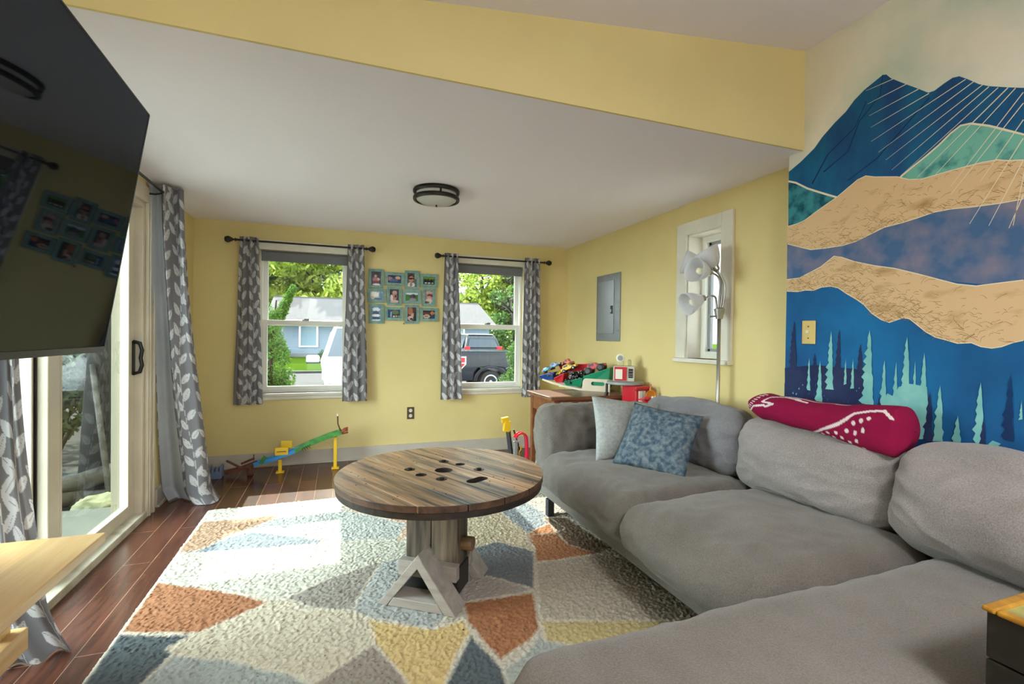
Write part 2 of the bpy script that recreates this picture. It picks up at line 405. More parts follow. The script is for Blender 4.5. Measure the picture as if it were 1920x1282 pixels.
mb = MB(); mb.prism([(LW-0.16, YB, ceil2(LW-0.16)), (R+0.2, YB, ceil2(R+0.2)), (R+0.2, YB, ceil2(R+0.2)+0.1), (LW-0.16, YB, ceil2(LW-0.16)+0.1)], (0, HY+0.1-YB, 0)); struct(mb.build('ceiling', m_ceil))
WB = (-0.75, 0.25, 1.95, 2.15)
mb = MB(); holed(mb, (LW-0.16, -0.12), (R+0.2, 2.9), [WB], lambda a,b,c,d: mb.box(a, YB-0.15, b, c, YB, d)); struct(mb.build('wall_front', m_yellow))
# baseboards
mb = MB(); mb.box(LW, D-0.016, 0, R, D, 0.125); mb.box(LW, D-0.03, 0, R, D-0.016, 0.018); struct(mb.build('baseboard_back', m_base, bevel=0.003))
mb = MB(); mb.box(LW, 3.90, 0, LW+0.016, D-0.016, 0.125); mb.box(LW+0.016, 3.90, 0, LW+0.03, D-0.03, 0.018); struct(mb.build('baseboard_left', m_base, bevel=0.003))
mb = MB(); mb.box(R-0.016, 1.92, 0, R, D-0.02, 0.125); struct(mb.build('baseboard_right', m_base, bevel=0.003))

# ---------------------------------------------------------------- windows in the back wall
def back_window(n, W, label):
    x0, z0, x1, z1 = W
    rt = bpy.data.objects.new('window_%d' % n, None); C.objects.link(rt); rt.location = ((x0+x1)/2, D, z0); ORG[rt.name] = Vector(rt.location); struct(rt, label)
    c = 0.1
    mb = MB(); mb.box(x0-c, D-0.02, z0, x0, D, z1+0.085); mb.box(x1, D-0.02, z0, x1+c, D, z1+0.085); mb.box(x0-c-0.005, D-0.024, z1, x1+c+0.005, D, z1+0.085)
    mb.build('window_casing', m_white, rt, bevel=0.003)
    mb = MB(); mb.box(x0-0.02, D-0.035, z0-0.028, x1+0.02, D+0.1, z0); mb.box(x0-0.01, D-0.02, z0-0.06, x1+0.01, D, z0-0.028); mb.build('window_sill', m_white, rt, bevel=0.004)
    y = D+0.03
    mb = MB(); f = 0.022
    mb.box(x0, y, z0, x0+f, D+0.16, z1); mb.box(x1-f, y, z0, x1, D+0.16, z1); mb.box(x0+f, y, z1-f, x1-f, D+0.16, z1); mb.box(x0+f, y, z0, x1-f, D+0.16, z0+f)
    mb.build('window_frame', m_sash, rt, bevel=0.002)
    zm = 1.3
    def sash(za, zb, ya, bot, top):
        mb = MB(); a, b = x0+f, x1-f; s = 0.037
        mb.box(a, ya, za, a+s, ya+0.035, zb); mb.box(b-s, ya, za, b, ya+0.035, zb); mb.box(a+s, ya, za, b-s, ya+0.035, za+bot); mb.box(a+s, ya, zb-top, b-s, ya+0.035, zb)
        q = mb.build('sash', m_sash, rt, bevel=0.003)
        g = MB(); g.box(a+s, ya+0.014, za+bot, b-s, ya+0.02, zb-top); g.build('pane', m_glass, q)
        return q
    sash(zm-0.026, z1-f, y+0.06, 0.04, 0.05)
    q = sash(z0+f, zm+0.026, y+0.012, 0.036, 0.04)
    mb = MB(); xm = (x0+x1)/2; mb.box(xm-0.03, y+0.0, zm+0.026, xm+0.03, y+0.045, zm+0.036); mb.box(xm-0.012, y-0.006, zm+0.036, xm+0.028, y+0.02, zm+0.046); mb.build('sash_lock', m_greymetal, q, bevel=0.002)
    return rt
back_window(1, W1, 'white double-hung window between leaf curtains, evergreen shrub and white van outside')
back_window(2, W2, 'white double-hung window between leaf curtains, dark pickup truck outside')
def blind(W, label):
    x0, z0, x1, z1 = W
    rt = thing('roller_blind', label, 'blind', ((x0+x1)/2, D+0.02, z1-0.1), 'grey roller blinds')
    mb = MB(); mb.tube([(x0+0.012, D+0.027, z1-0.027), (x1-0.012, D+0.027, z1-0.027)], 0.024, 16); mb.build('roller', m_blind, rt, smooth=False)
    mb = MB(); mb.box(x0+0.014, D+0.003, z1-0.088, x1-0.014, D+0.006, z1-0.03); mb.box(x0+0.014, D, z1-0.1, x1-0.014, D+0.01, z1-0.085); mb.build('blind_fabric', m_blind, rt)
blind(W1, 'grey roller blind rolled up in window with the white van outside')
blind(W2, 'grey roller blind rolled up in window with the dark pickup outside')

# small deep window in the right wall
rt = bpy.data.objects.new('window_3', None); C.objects.link(rt); rt.location = (R, 2.69, 1.05); ORG[rt.name] = Vector(rt.location); struct(rt, 'narrow deep-set window with wide cream casing behind the floor lamp')
y0, z0, y1, z1 = W3
mb = MB(); c = 0.1
mb.box(R-0.022, y0-c, z0, R, y0, z1+0.09); mb.box(R-0.022, y1, z0, R, y1+c, z1+0.09); mb.box(R-0.024, y0, z1, R, y1, z1+0.09); mb.box(R-0.045, y0-c, z0-0.028, R+0.1, y1+c, z0)
mb.build('window_casing', m_white, rt, bevel=0.003)
mb = MB(); t = 0.008
mb.box(R, y0, z0, R+0.12, y0+t, z1); mb.box(R, y1-t, z0, R+0.12, y1, z1); mb.box(R, y0, z1-t, R+0.12, y1, z1); mb.build('window_jamb', m_white, rt)
mb = MB(); xa = R+0.12; f = 0.05
mb.box(xa, y0, z0, xa+0.07, y0+f, z1); mb.box(xa, y1-f, z0, xa+0.07, y1, z1); mb.box(xa, y0+f, z1-f, xa+0.07, y1-f, z1); mb.box(xa, y0+f, z0, xa+0.07, y1-f, z0+f); fr = mb.build('window_frame', m_sash, rt, bevel=0.003)
mb = MB(); s = 0.022; a, b = y0+f, y1-f
mb.box(xa+0.03, a, z0+f, xa+0.055, a+s, z1-f); mb.box(xa+0.03, b-s, z0+f, xa+0.055, b, z1-f); mb.box(xa+0.03, a, z1-f-s, xa+0.055, b, z1-f); mb.box(xa+0.03, a, z0+f, xa+0.055, b, z0+f+s)
sa = mb.build('sash', mat('sash_grey_edge', (150, 152, 156), 0.4), rt, bevel=0.002)
g = MB(); g.box(xa+0.04, a+s, z0+f+s, xa+0.045, b-s, z1-f-s); g.build('pane', m_glass, sa)

# rear window of the main room, added unseen behind the camera for its daylight
rt = bpy.data.objects.new('window_4', None); C.objects.link(rt); rt.location = (0.6, YB, 0.25); ORG[rt.name] = Vector(rt.location); struct(rt)
x0, z0, x1, z1 = WB
mb = MB(); f = 0.06
mb.box(x0, YB-0.1, z0, x0+f, YB-0.02, z1); mb.box(x1-f, YB-0.1, z0, x1, YB-0.02, z1); mb.box(x0, YB-0.1, z0, x1, YB-0.02, z0+f); mb.box(x0, YB-0.1, z1-f, x1, YB-0.02, z1); mb.box(0.57, YB-0.1, z0, 0.63, YB-0.02, z1); mb.build('window_frame', m_sash, rt)
mb = MB(); mb.box(x0+f, YB-0.065, z0+f, x1-f, YB-0.06, z1-f); mb.build('pane', m_glass, rt)

# ---------------------------------------------------------------- sliding glass door in the left wall
rt = bpy.data.objects.new('door_1', None); C.objects.link(rt); rt.location = (LW, 2.8, 0); ORG[rt.name] = Vector(rt.location); struct(rt, 'sliding glass patio door with cream frame and black pull handle')
ya, yb, zt = DR[0], DR[2], DR[3]
mb = MB(); mb.box(LW, yb, 0, LW+0.02, yb+0.1, zt+0.1); mb.box(LW+0.02, yb+0.012, 0, LW+0.028, yb+0.03, zt+0.03); mb.box(LW+0.02, yb+0.075, 0, LW+0.03, yb+0.1, zt+0.1)
mb.box(LW, ya-0.1, 0, LW+0.02, ya, zt+0.1); mb.box(LW, ya-0.1, zt, LW+0.022, yb+0.1, zt+0.1); mb.build('door_casing', m_doorv, rt, bevel=0.003)
mb = MB(); xo = LW-0.16; f = 0.035
mb.box(LW-0.06, yb-f, 0.02, LW, yb, zt); mb.box(xo, ya, 0.02, LW, ya+f, zt); mb.box(xo, ya+f, zt-f, LW, yb-f, zt); mb.box(xo, ya+f, -0.02, LW-0.09, yb-f, 0.03)
mb.build('door_frame', m_doorv, rt, bevel=0.003)
mb = MB(); mb.box(xo-0.005, yb-f, 0.02, LW-0.061, yb, zt); mb.build('exterior_jamb', mat('exterior_jamb_darkened', (128, 122, 104), 0.7), rt, bevel=0.002)  # outer jamb coloured darker to offset the strong light falling on it
mb = MB(); mb.box(LW-0.1, ya-0.06, 0.0, LW+0.018, yb+0.0, 0.042); mb.build('threshold', m_sill, rt, bevel=0.004)
def dpanel(y0, y1, xc, sl, sr, handle):
    mb = MB(); t = 0.02; z0, z1 = 0.03, zt-0.035
    mb.box(xc-t, y0, z0, xc+t, y0+sl, z1); mb.box(xc-t, y1-sr, z0, xc+t, y1, z1); mb.box(xc-t, y0+sl, z0, xc+t, y1-sr, z0+0.085); mb.box(xc-t, y0+sl, z1-0.08, xc+t, y1-sr, z1)
    for q0, q1 in ((y0+sl, y0+sl+0.012), (y1-sr-0.012, y1-sr)): mb.box(xc-t-0.003, q0, z0+0.085, xc+t+0.003, q1, z1-0.08)
    q = mb.build('sliding_panel', m_doorv, rt, bevel=0.004)
    g = MB(); g.box(xc-0.004, y0+sl, z0+0.08, xc+0.004, y1-sr, z1-0.075); g.build('pane', m_dglass, q)
    return q
q = dpanel(2.72, yb-f, LW-0.065, 0.1, 0.08, True)
dpanel(ya+f, 2.80, LW-0.115, 0.08, 0.09, False)
mb = MB(); hy = yb-f-0.018; hx = LW-0.045
mb.tube([(hx, hy, 0.935), (hx+0.035, hy, 0.945), (hx+0.048, hy, 0.99), (hx+0.04, hy, 1.035), (hx+0.048, hy, 1.085), (hx+0.035, hy, 1.13), (hx, hy, 1.14)], 0.011, 10); mb.box(hx-0.001, hy-0.02, 0.93, hx+0.006, hy+0.02, 1.145); mb.build('door_handle', m_black, q, smooth=False)
mb = MB(); mb.box(LW-0.112, 2.715, 0.03, LW-0.087, 2.722, zt-0.04); mb.build('weather_strip', m_black, rt)

# ---------------------------------------------------------------- small wall fittings
rt = thing('electrical_panel', 'grey metal breaker panel on the yellow right wall', 'panel', (R, 3.94, 1.17))
mb = MB(); mb.box(R-0.012, 3.735, 1.17, R, 4.15, 1.8); mb.build('cover_plate', m_greymetal, rt, bevel=0.003)
mb = MB(); mb.box(R-0.018, 3.83, 1.24, R-0.012, 4.11, 1.735); dq = mb.build('panel_door', mat('panel_door_grey', (150, 154, 156), 0.3, metal=0.25), rt, bevel=0.002)
mb = MB(); mb.box(R-0.024, 3.845, 1.425, R-0.018, 3.875, 1.5, 0); mb.box(R-0.028, 3.853, 1.44, R-0.024, 3.867, 1.465, 1); mb.build('latch', [m_black, m_steel], dq)
for yy in (3.76, 4.13):
    for zz in (1.27, 1.49, 1.71):
        mb = MB(); mb.lathe([(0.007, 0), (0.007, 0.003), (0.004, 0.004)], (R-0.012, yy, zz), 10, (-1, 0, 0)); mb.build('screw', m_steel, rt)
rt = thing('light_switch', 'brass light switch plate on the blue mural', 'switch', (MU-0.002, 1.78, 1.18))
mb = MB(); m_brass = mat('aged_brass', (226, 198, 130), 0.32, metal=0.55); mb.box(MU-0.009, 1.743, 1.181, MU-0.002, 1.817, 1.302); mb.build('switch_plate', m_brass, rt, bevel=0.004)
mb = MB(); mb.box(MU-0.022, 1.775, 1.236, MU-0.008, 1.786, 1.252); mb.build('toggle', mat('ivory_plastic', (232, 226, 200), 0.4), rt, bevel=0.002)
for zz in (1.212, 1.271):
    mb = MB(); mb.lathe([(0.003, 0), (0.003, 0.002)], (MU-0.009, 1.78, zz), 8, (-1, 0, 0)); mb.build('screw', m_bronze, rt)
rt = thing('wall_outlet', 'brown power outlet low on the wall under the photo frames', 'outlet', (0.695, D, 0.37))
mb = MB(); mb.box(0.66, D-0.006, 0.367, 0.73, D, 0.487); mb.build('outlet_plate', mat('outlet_bronze', (92, 76, 60), 0.4, metal=0.4), rt, bevel=0.003)
for zz in (0.401, 0.453):
    mb = MB(); mb.lathe([(0.017, 0), (0.017, 0.003)], (0.695, D-0.006, zz), 16, (0, -1, 0)); s_ = mb.build('socket', mat('outlet_ivory', (225, 220, 205), 0.4), rt)
    mb = MB(); mb.box(0.687, D-0.0105, zz-0.002, 0.6895, D-0.009, zz+0.008); mb.box(0.7005, D-0.0105, zz-0.002, 0.703, D-0.009, zz+0.008); mb.build('slot', m_black, s_)
mb = MB(); mb.lathe([(0.006, 0), (0.004, 0.012)], (0.62, D, 1.315), 8, (0, -1, 0)); tag(mb.build('nail', m_bronze), 'dark nail in the wall just below the photo frame collage', 'nail')

# flush ceiling light
lx, ly, lr = 0.625, 3.235, 0.152
rt = thing('ceiling_light', 'round bronze flush ceiling light with frosted bowl', 'ceiling light', (lx, ly, CE-0.1))
for zc in (CE-0.014, CE-0.062):
    mb = MB(); pf = [(lr-0.014, -0.013), (lr, -0.013), (lr+0.004, -0.006), (lr+0.004, 0.006), (lr, 0.013), (lr-0.014, 0.013)]
    vs = [(lx+r*math.cos(w), ly+r*math.sin(w), zc+h) for r, h in pf for w in [2*PI*j/48 for j in range(48)]]
    fs = [(i*48+j, i*48+(j+1) % 48, ((i+1) % 6)*48+(j+1) % 48, ((i+1) % 6)*48+j) for i in range(6) for j in range(48)]
    mb.add(vs, fs); smooth_by_angle(mb.build('ring', m_bronze, rt))
for k in range(3):
    w = PI/6+k*2*PI/3
    mb = MB(); mb.tube([(lx+(lr-0.004)*math.cos(w), ly+(lr-0.004)*math.sin(w), CE-0.055), (lx+(lr-0.004)*math.cos(w), ly+(lr-0.004)*math.sin(w), CE-0.02)], 0.006, 8); mb.build('post', m_bronze, rt)
mb = MB(); mb.lathe([(lr-0.018, 0), (lr-0.018, -0.062), (lr-0.02, -0.07), (lr*0.72, -0.086), (lr*0.4, -0.097), (0.01, -0.101)], (lx, ly, CE), 48); smooth_by_angle(mb.build('glass_bowl', m_frost, rt))
mb = MB(); mb.lathe([(0.004, -0.1), (0.006, -0.106), (0.005, -0.113), (0.001, -0.116)], (lx, ly, CE), 12); mb.build('finial', m_bronze, rt, smooth=True)

# ---------------------------------------------------------------- curtains and rods
def finial(mb, p, d):
    mb.lathe([(0.012, 0), (0.016, 0.008), (0.008, 0.012), (0.008, 0.02), (0.015, 0.03), (0.027, 0.052), (0.029, 0.066), (0.02, 0.085), (0.004, 0.09)], p, 8, d)
def rod(p0, p1, label, walldir, group='curtain rods'):
    p0, p1 = Vector(p0), Vector(p1); d = (p1-p0).normalized()
    rt = thing('curtain_rod', label, 'curtain rod', (p0+p1)/2, group)
    mb = MB(); mb.tube([p0, p1], 0.0085, 12); mb.build('pole', m_black, rt)
    for p, dd in ((p0, -d), (p1, d)):
        mb = MB(); finial(mb, p, dd); mb.build('finial', m_black, rt)
    for p in (p0+d*0.13, p1-d*0.13):
        mb = MB(); w = Vector(walldir); q = p+w; mb.tube([p+Vector((0,0,-0.012)), p+w*0.4+Vector((0,0,-0.022)), q+Vector((0,0,-0.022))], 0.006, 8); mb.obox(q+Vector((0,0,-0.022))-w.normalized()*0.003, d*0.012, Vector((0,0,0.03)), w.normalized()*0.003); mb.build('bracket', m_black, rt)
yr = D-0.085
rod((-0.828, yr, 2.012), (0.25, yr, 2.012), 'black curtain rod over window with the white van outside', (0, 0.085, 0))
rod((0.995, yr, 1.997), (2.085, yr, 2.0), 'black curtain rod over window beside the toy desk', (0, 0.085, 0))
rod((-1.075, 1.62, 2.115), (-1.075, 3.85, 2.115), 'black curtain rod over the sliding patio door', (-0.09, 0, 0))

G0, G1 = np.array(lin((127, 124, 129))), np.array(lin((206, 204, 206)))
def leafmask(U, V, seed, spacing=0.15):
    """white leaves on wandering stems; U,V cloth coordinates in metres"""
    r = np.random.default_rng(seed); mask = np.zeros(U.shape, bool); umax = U.max(); vmax = V.max()
    k = int(umax/spacing)+2
    for i in range(-1, k):
        u0 = (i+0.5)*spacing+r.uniform(-0.02, 0.02); ph = r.uniform(0, 6.28); fr_ = r.uniform(3.5, 5); off = r.uniform(0, 0.08)
        stem = lambda v: u0+0.03*np.sin(v*fr_+ph)
        mask |= (np.abs(U-stem(V)) < 0.0022)
        v = -off; s = 1
        while v < vmax+0.1:
            L_ = r.uniform(0.085, 0.112); w = L_*r.uniform(0.42, 0.5); ang = math.radians(r.uniform(28, 52))*s
            bu = u0+0.03*math.sin(v*fr_+ph)+s*0.004
            dx, dy = math.sin(ang), math.cos(ang)
            pu, pv = U-bu, V-v
            p = pu*dx+pv*dy; q = pu*dy-pv*dx; t = (p-0.006)/L_
            ok = (t > 0) & (t < 1)
            hw = w/2*np.where(t < 0.42, np.sin(np.clip(t/0.42, 0, 1)*PI/2)**0.8, np.cos(np.clip((t-0.42)/0.58, 0, 1)*PI/2)**0.75)
            vein = (np.abs(q) < 0.0009)
            mask |= ok & (np.abs(q+0.003*np.sin(t*3)) < hw) & ~vein
            v += r.uniform(0.058, 0.075); s = -s
    return mask
m_cloth = colmat('leaf_print_fabric', 0.9, bump=(900, 0.08), trans=0.2)
m_lining = mat('curtain_lining', (214, 216, 220), 0.9, trans=0.3, var=((198, 201, 207), 5, 4), bump=(500, 0.06))
def resample(P, n):
    P = np.array(P, float); s = np.r_[0, np.cumsum(np.hypot(*np.diff(P, axis=0).T))]
    t = np.linspace(0, s[-1], n); return np.stack([np.interp(t, s, P[:,0]), np.interp(t, s, P[:,1])], 1), s[-1]
def pleats(a, b, n, amp, N=200, ph=0.0, sharp=1.0):
    a, b = np.array(a, float), np.array(b, float); t = np.linspace(0, 1, N)[:, None]; d = b-a; q = np.array([-d[1], d[0]])/np.hypot(*d)
    w = np.sin(2*PI*n*t+ph); w = np.sign(w)*np.abs(w)**sharp
    return a+d*t+q*amp*w
def curtain(top, bot, z1, z0, label, group, seed, lining=False, du=0.006, bell=None, extra=None):
    A_, la = resample(top, 400); B_, lb = resample(bot, 400); wd = max(la, lb)
    nu = int(wd/du); nv = int((z1-z0)/du); At, _ = resample(A_, nu); Bt, _ = resample(B_, nu)
    t = np.linspace(0, 1, nv)[:, None, None]; tt = t**(bell or 1.0)
    P = np.zeros((nv, nu, 3)); P[:,:,:2] = At[None]*(1-tt)+Bt[None]*tt; P[:,:,2] = z1-(z1-z0)*t[:,:,0]
    u = np.linspace(0, wd, nu)[None, :]; v = np.linspace(0, z1-z0, nv)[:, None]
    wob = np.sin(v*5+u*9+seed)*0.004*t[:,:,0]; P[:,:,0] += wob; P[:,:,1] += wob*0.7
    if extra is not None: P = extra(P, t[:,:,0])
    U, V = np.broadcast_to(u, (nv, nu)), np.broadcast_to(z1-z0-v, (nv, nu))
    mk = leafmask(U, V, seed); col = np.where(mk[..., None], G1, G0)
    rt = thing('curtain', label, 'curtain', (float(P[:,:,0].mean()), float(P[:,:,1].mean()), z0), group)
    gridmesh(P, 'curtain_panel', m_cloth, rt, col)
    if lining:
        gx = np.gradient(P, axis=1); gy = np.gradient(P, axis=0); nn = np.cross(gx, gy); nn /= np.linalg.norm(nn, axis=2, keepdims=True)+1e-9
        s = 3; k = int(nu*0.34); gridmesh((P+nn*lining)[::s, :k:s], 'lining', m_lining, rt)
    return rt, P
wg = 'short leaf-print curtains at the two back windows'
def wc(xa, xb, xa2, xb2, z1, z0, label, seed, n=3):
    curtain(pleats((xa, yr), (xb, yr), n, 0.015), pleats((xa2, yr-0.01), (xb2, yr-0.01), n, 0.021, ph=0.4, sharp=0.8), z1, z0, label, wg, seed)
wc(-0.80, -0.65, -0.84, -0.615, 2.045, 0.575, 'grey leaf-print curtain at the outer side of window nearest patio door', 11)
wc(0.09, 0.235, 0.05, 0.275, 2.045, 0.575, 'grey leaf-print curtain hanging just left of the photo frames', 12)
wc(1.005, 1.14, 0.975, 1.205, 2.03, 0.56, 'grey leaf-print curtain hanging just right of the photo frames', 13)
wc(1.865, 2.04, 1.845, 2.06, 2.04, 0.56, 'grey leaf-print curtain nearest the room corner beside toy desk', 14, n=4)
# long curtains at the patio door
topc = [(-1.145, 3.72), (-1.125, 3.80), (-1.09, 3.78), (-1.075, 3.73), (-1.055, 3.77), (-1.03, 3.84), (-1.0, 3.80), (-0.985, 3.83), (-1.0, 3.88), (-1.04, 3.93), (-1.1, 3.94)]
botc = [(-1.15, 4.02), (-1.11, 4.10), (-1.06, 4.05), (-1.03, 4.02), (-0.985, 3.97), (-0.975, 3.92), (-0.92, 3.90), (-0.87, 3.90), (-0.835, 3.95), (-0.85, 4.08), (-0.95, 4.16)]
def smoothline(P, n=300):
    P = np.array(P, float); s = np.linspace(0, len(P)-1, n); 
    def cr(a):
        i = np.clip(np.floor(s).astype(int), 0, len(P)-2); t = s-i; p0 = a[np.clip(i-1, 0, len(P)-1)]; p1 = a[i]; p2 = a[i+1]; p3 = a[np.clip(i+2, 0, len(P)-1)]
        return 0.5*(2*p1+(p2-p0)*t+(2*p0-5*p1+4*p2-p3)*t**2+(3*p1-p0-3*p2+p3)*t**3)
    return np.stack([cr(P[:,0]), cr(P[:,1])], 1)
def pool(P, t):
    k = np.clip((t-0.955)/0.045, 0, 1)**1.5
    P[:,:,1] -= 0.045*k; P[:,:,0] += 0.05*k; P[:,:,2] = np.maximum(P[:,:,2], 0.004+0.012*(1-k)); return P
rtc, Pc = curtain(smoothline(topc), smoothline(botc), 2.165, 0.0, 'long grey leaf-print curtain gathered at far end of patio door', 'long leaf-print curtains at the patio door', 21, lining=-0.005, bell=1.5, extra=pool)
mb = MB(); vs = [(0.024+0.006*math.cos(a), 0.006*math.sin(a)) for a in [2*PI*i/8 for i in range(8)]]
for yy in (3.77, 3.82):
    mb = MB(); pts = [(-1.075+0.026*math.cos(w)*0.35, yy+0.026*math.cos(w)*0.25, 2.115+0.026*math.sin(w)) for w in [2*PI*i/20 for i in range(20)]]
    mb.tube(pts, 0.005, 6, closed=True); mb.build('grommet', m_black, rtc)
topl = pleats((-1.15, 2.165), (-1.063, 2.18), 2, 0.02); botl = pleats((-1.14, 2.17), (-0.975, 2.25), 1.6, 0.03)
def pool2(P, t):
    k = np.clip((t-0.9)/0.1, 0, 1)**1.5
    P[:,:,0] += 0.05*k; P[:,:,1] += 0.0*k
    P[:,:,2] = np.maximum(P[:,:,2], 0.004+0.02*(1-k)); return P
curtain(topl, botl, 2.165, 0.0, 'long grey leaf-print curtain behind the television and pine bench', 'long leaf-print curtains at the patio door', 22, bell=3.0, extra=pool2, du=0.004)
# ================================================================ MURAL on the right wall
mountain = [(1.919, 2.103), (1.846, 2.134), (1.772, 2.177), (1.729, 2.219), (1.67, 2.261), (1.614, 2.293), (1.575, 2.33), (1.531, 2.356), (1.487, 2.372), (1.452, 2.385), (1.437, 2.379), (1.418, 2.353), (1.358, 2.298), (1.313, 2.258), (1.274, 2.222), (1.253, 2.22), (1.219, 2.234), (1.192, 2.242), (1.17, 2.237), (1.144, 2.213), (1.108, 2.176), (1.078, 2.154), (1.021, 2.122), (0.981, 2.101), (0.974, 1.693), (1.305, 1.848), (1.58, 1.771), (1.915, 1.935)]
teal_right = [(1.373, 1.906), (1.332, 1.932), (1.278, 1.963), (1.232, 1.993), (1.193, 2.025), (1.162, 2.042), (1.13, 2.037), (1.075, 2.006), (1.032, 1.975), (0.978, 1.936), (0.976, 1.799), (1.047, 1.81), (1.19, 1.85), (1.306, 1.865)]
teal_left = [(1.918, 2.053), (1.872, 2.031), (1.805, 1.982), (1.723, 1.935), (1.65, 1.895), (1.704, 1.856), (1.765, 1.829), (1.82, 1.803), (1.914, 1.805)]
gold_upper = [(1.917, 1.811), (1.868, 1.812), (1.82, 1.82), (1.765, 1.846), (1.704, 1.873), (1.65, 1.895), (1.598, 1.924), (1.552, 1.95), (1.515, 1.957), (1.479, 1.941), (1.383, 1.912), (1.337, 1.886), (1.288, 1.874), (1.247, 1.875), (1.191, 1.877), (1.138, 1.877), (1.092, 1.876), (1.049, 1.871), (1.016, 1.857), (0.976, 1.846), (0.974, 1.708), (1.036, 1.709), (1.109, 1.715), (1.188, 1.725), (1.244, 1.726), (1.303, 1.716), (1.366, 1.708), (1.432, 1.704), (1.502, 1.681), (1.554, 1.664), (1.617, 1.656), (1.7, 1.658), (1.78, 1.663), (1.836, 1.685), (1.915, 1.716)]
gold_lower = [(1.916, 1.526), (1.843, 1.526), (1.789, 1.545), (1.724, 1.569), (1.657, 1.612), (1.624, 1.603), (1.56, 1.572), (1.471, 1.541), (1.388, 1.518), (1.297, 1.483), (1.213, 1.448), (1.161, 1.427), (1.101, 1.414), (1.041, 1.418), (0.969, 1.422), (0.965, 1.21), (0.994, 1.201), (1.024, 1.186), (1.051, 1.18), (1.083, 1.185), (1.112, 1.199), (1.156, 1.196), (1.193, 1.209), (1.23, 1.22), (1.264, 1.242), (1.293, 1.269), (1.323, 1.296), (1.347, 1.302), (1.371, 1.294), (1.402, 1.283), (1.435, 1.296), (1.476, 1.326), (1.511, 1.367), (1.547, 1.395), (1.592, 1.424), (1.631, 1.454), (1.67, 1.467), (1.719, 1.466), (1.761, 1.454), (1.805, 1.459), (1.85, 1.455), (1.914, 1.463)]
band = [(1.92, 1.724), (0.974, 1.733), (0.968, 1.394), (1.34, 1.473), (1.669, 1.588), (1.915, 1.48)]
rays = [((1.408, 2.345), (1.523, 2.348)), ((1.355, 2.297), (1.514, 2.284)), ((1.31, 2.254), (1.506, 2.227)), ((1.271, 2.218), (1.498, 2.171)), ((1.149, 2.215), (1.496, 2.106)), ((1.125, 2.193), (1.463, 2.046)), ((1.097, 2.168), (1.431, 2.001)), ((1.078, 2.152), (1.406, 1.949)), ((1.051, 2.136), (1.37, 1.913)), ((1.023, 2.122), (1.306, 1.886)), ((1.002, 2.11), (1.247, 1.871)), ((0.981, 2.085), (1.189, 1.814)), ((0.98, 2.047), (1.189, 1.781)), ((0.979, 1.988), (1.096, 1.806)), ((0.978, 1.923), (1.126, 1.653)), ((0.976, 1.846), (1.068, 1.634)), ((0.974, 1.723), (1.011, 1.613))]
light_trees = [(1.775, 1.1, 0.946, 0.016), (1.716, 1.087, 0.874, 0.028), (1.662, 1.237, 0.967, 0.029), (1.588, 1.105, 0.997, 0.011), (1.554, 1.105, 0.982, 0.013), (1.482, 1.24, 0.914, 0.042), (1.417, 1.107, 0.902, 0.022), (1.37, 1.1, 0.909, 0.016), (1.33, 1.209, 0.915, 0.031), (1.298, 1.11, 0.919, 0.015), (1.265, 1.145, 0.924, 0.023), (1.208, 1.017, 0.806, 0.028), (1.148, 0.904, 0.799, 0.025), (1.08, 1.04, 0.785, 0.029), (0.965, 0.99, 0.934, 0.007)]
dark_trees = [(1.865, 1.289, 0.837, 0.055), (1.623, 1.244, 0.872, 0.032), (1.521, 1.178, 0.887, 0.039), (0.996, 1.079, 0.85, 0.026), (1.242, 0.991, 0.799, 0.027), (1.435, 0.955, 0.878, 0.014), (1.069, 0.911, 0.787, 0.016), (1.746, 1.125, 0.854, 0.042)]
teal_mass = [(1.428, 0.928), (1.403, 0.973), (1.377, 0.962), (1.359, 1.005), (1.317, 1.023), (1.282, 1.02), (1.254, 1.016), (1.247, 0.926), (1.264, 0.8), (1.298, 0.793), (1.426, 0.858)]
dark_mass = [(1.917, 1.05), (1.745, 1.077), (1.512, 1.069), (1.495, 0.904), (1.376, 0.907), (1.255, 0.802), (1.91, 0.744)]
diamond = [(1.059, 0.818), (1.042, 0.841), (1.018, 0.834), (1.041, 0.805)]
def ext(P):
    out = []; n = len(P)
    for i in range(n):
        a, b = P[i], P[(i+1) % n]; out.append((min(a[0], 1.9175), a[1]))
        if a[0] < 0.99 and b[0] < 0.99: out += [(-0.6, a[1]), (-0.6, b[1])]
    return out
mu_mats = [mat('mural_sky', (236, 231, 217), 0.75, spec=0.2, var=((198, 212, 198), 2.2, 5, 0.42, 0.66)),
  mat('mural_mountain_blue', (28, 104, 146), 0.7, spec=0.2, var=((32, 74, 128), 3.2, 7, 0.35, 0.65), stretch=(1, 2.2, 0.8)),
  mat('mural_teal_hill', (118, 186, 172), 0.7, spec=0.2, var=((54, 128, 132), 16, 8, 0.52, 0.72)),
  mat('mural_teal_dark', (62, 140, 150), 0.7, spec=0.2, var=((18, 78, 98), 18, 7, 0.4, 0.65)),
  mat('mural_gold', (222, 188, 146), 0.65, spec=0.2, var=((172, 134, 84), 7, 9, 0.55, 0.78), stretch=(1, 1, 2.2)),
  mat('mural_slate_band', (72, 104, 146), 0.7, spec=0.2, var=((132, 128, 150), 9, 9, 0.4, 0.68)),
  mat('mural_low_blue', (28, 112, 170), 0.7, spec=0.2, var=((26, 82, 136), 2.6, 6, 0.38, 0.7)),
  mat('mural_tree_light', (140, 202, 198), 0.7, spec=0.2, var=((116, 184, 186), 10, 5)),
  mat('mural_tree_dark', (46, 58, 98), 0.7, spec=0.2, var=((34, 44, 84), 6, 5)),
  mat('mural_line_cream', (234, 222, 198), 0.7, spec=0.2),
  mat('mural_deep_navy', (20, 42, 88), 0.7, spec=0.2, var=((20, 66, 116), 3, 5)),
  mat('mural_gold_crease', (150, 112, 62), 0.6, spec=0.3)]
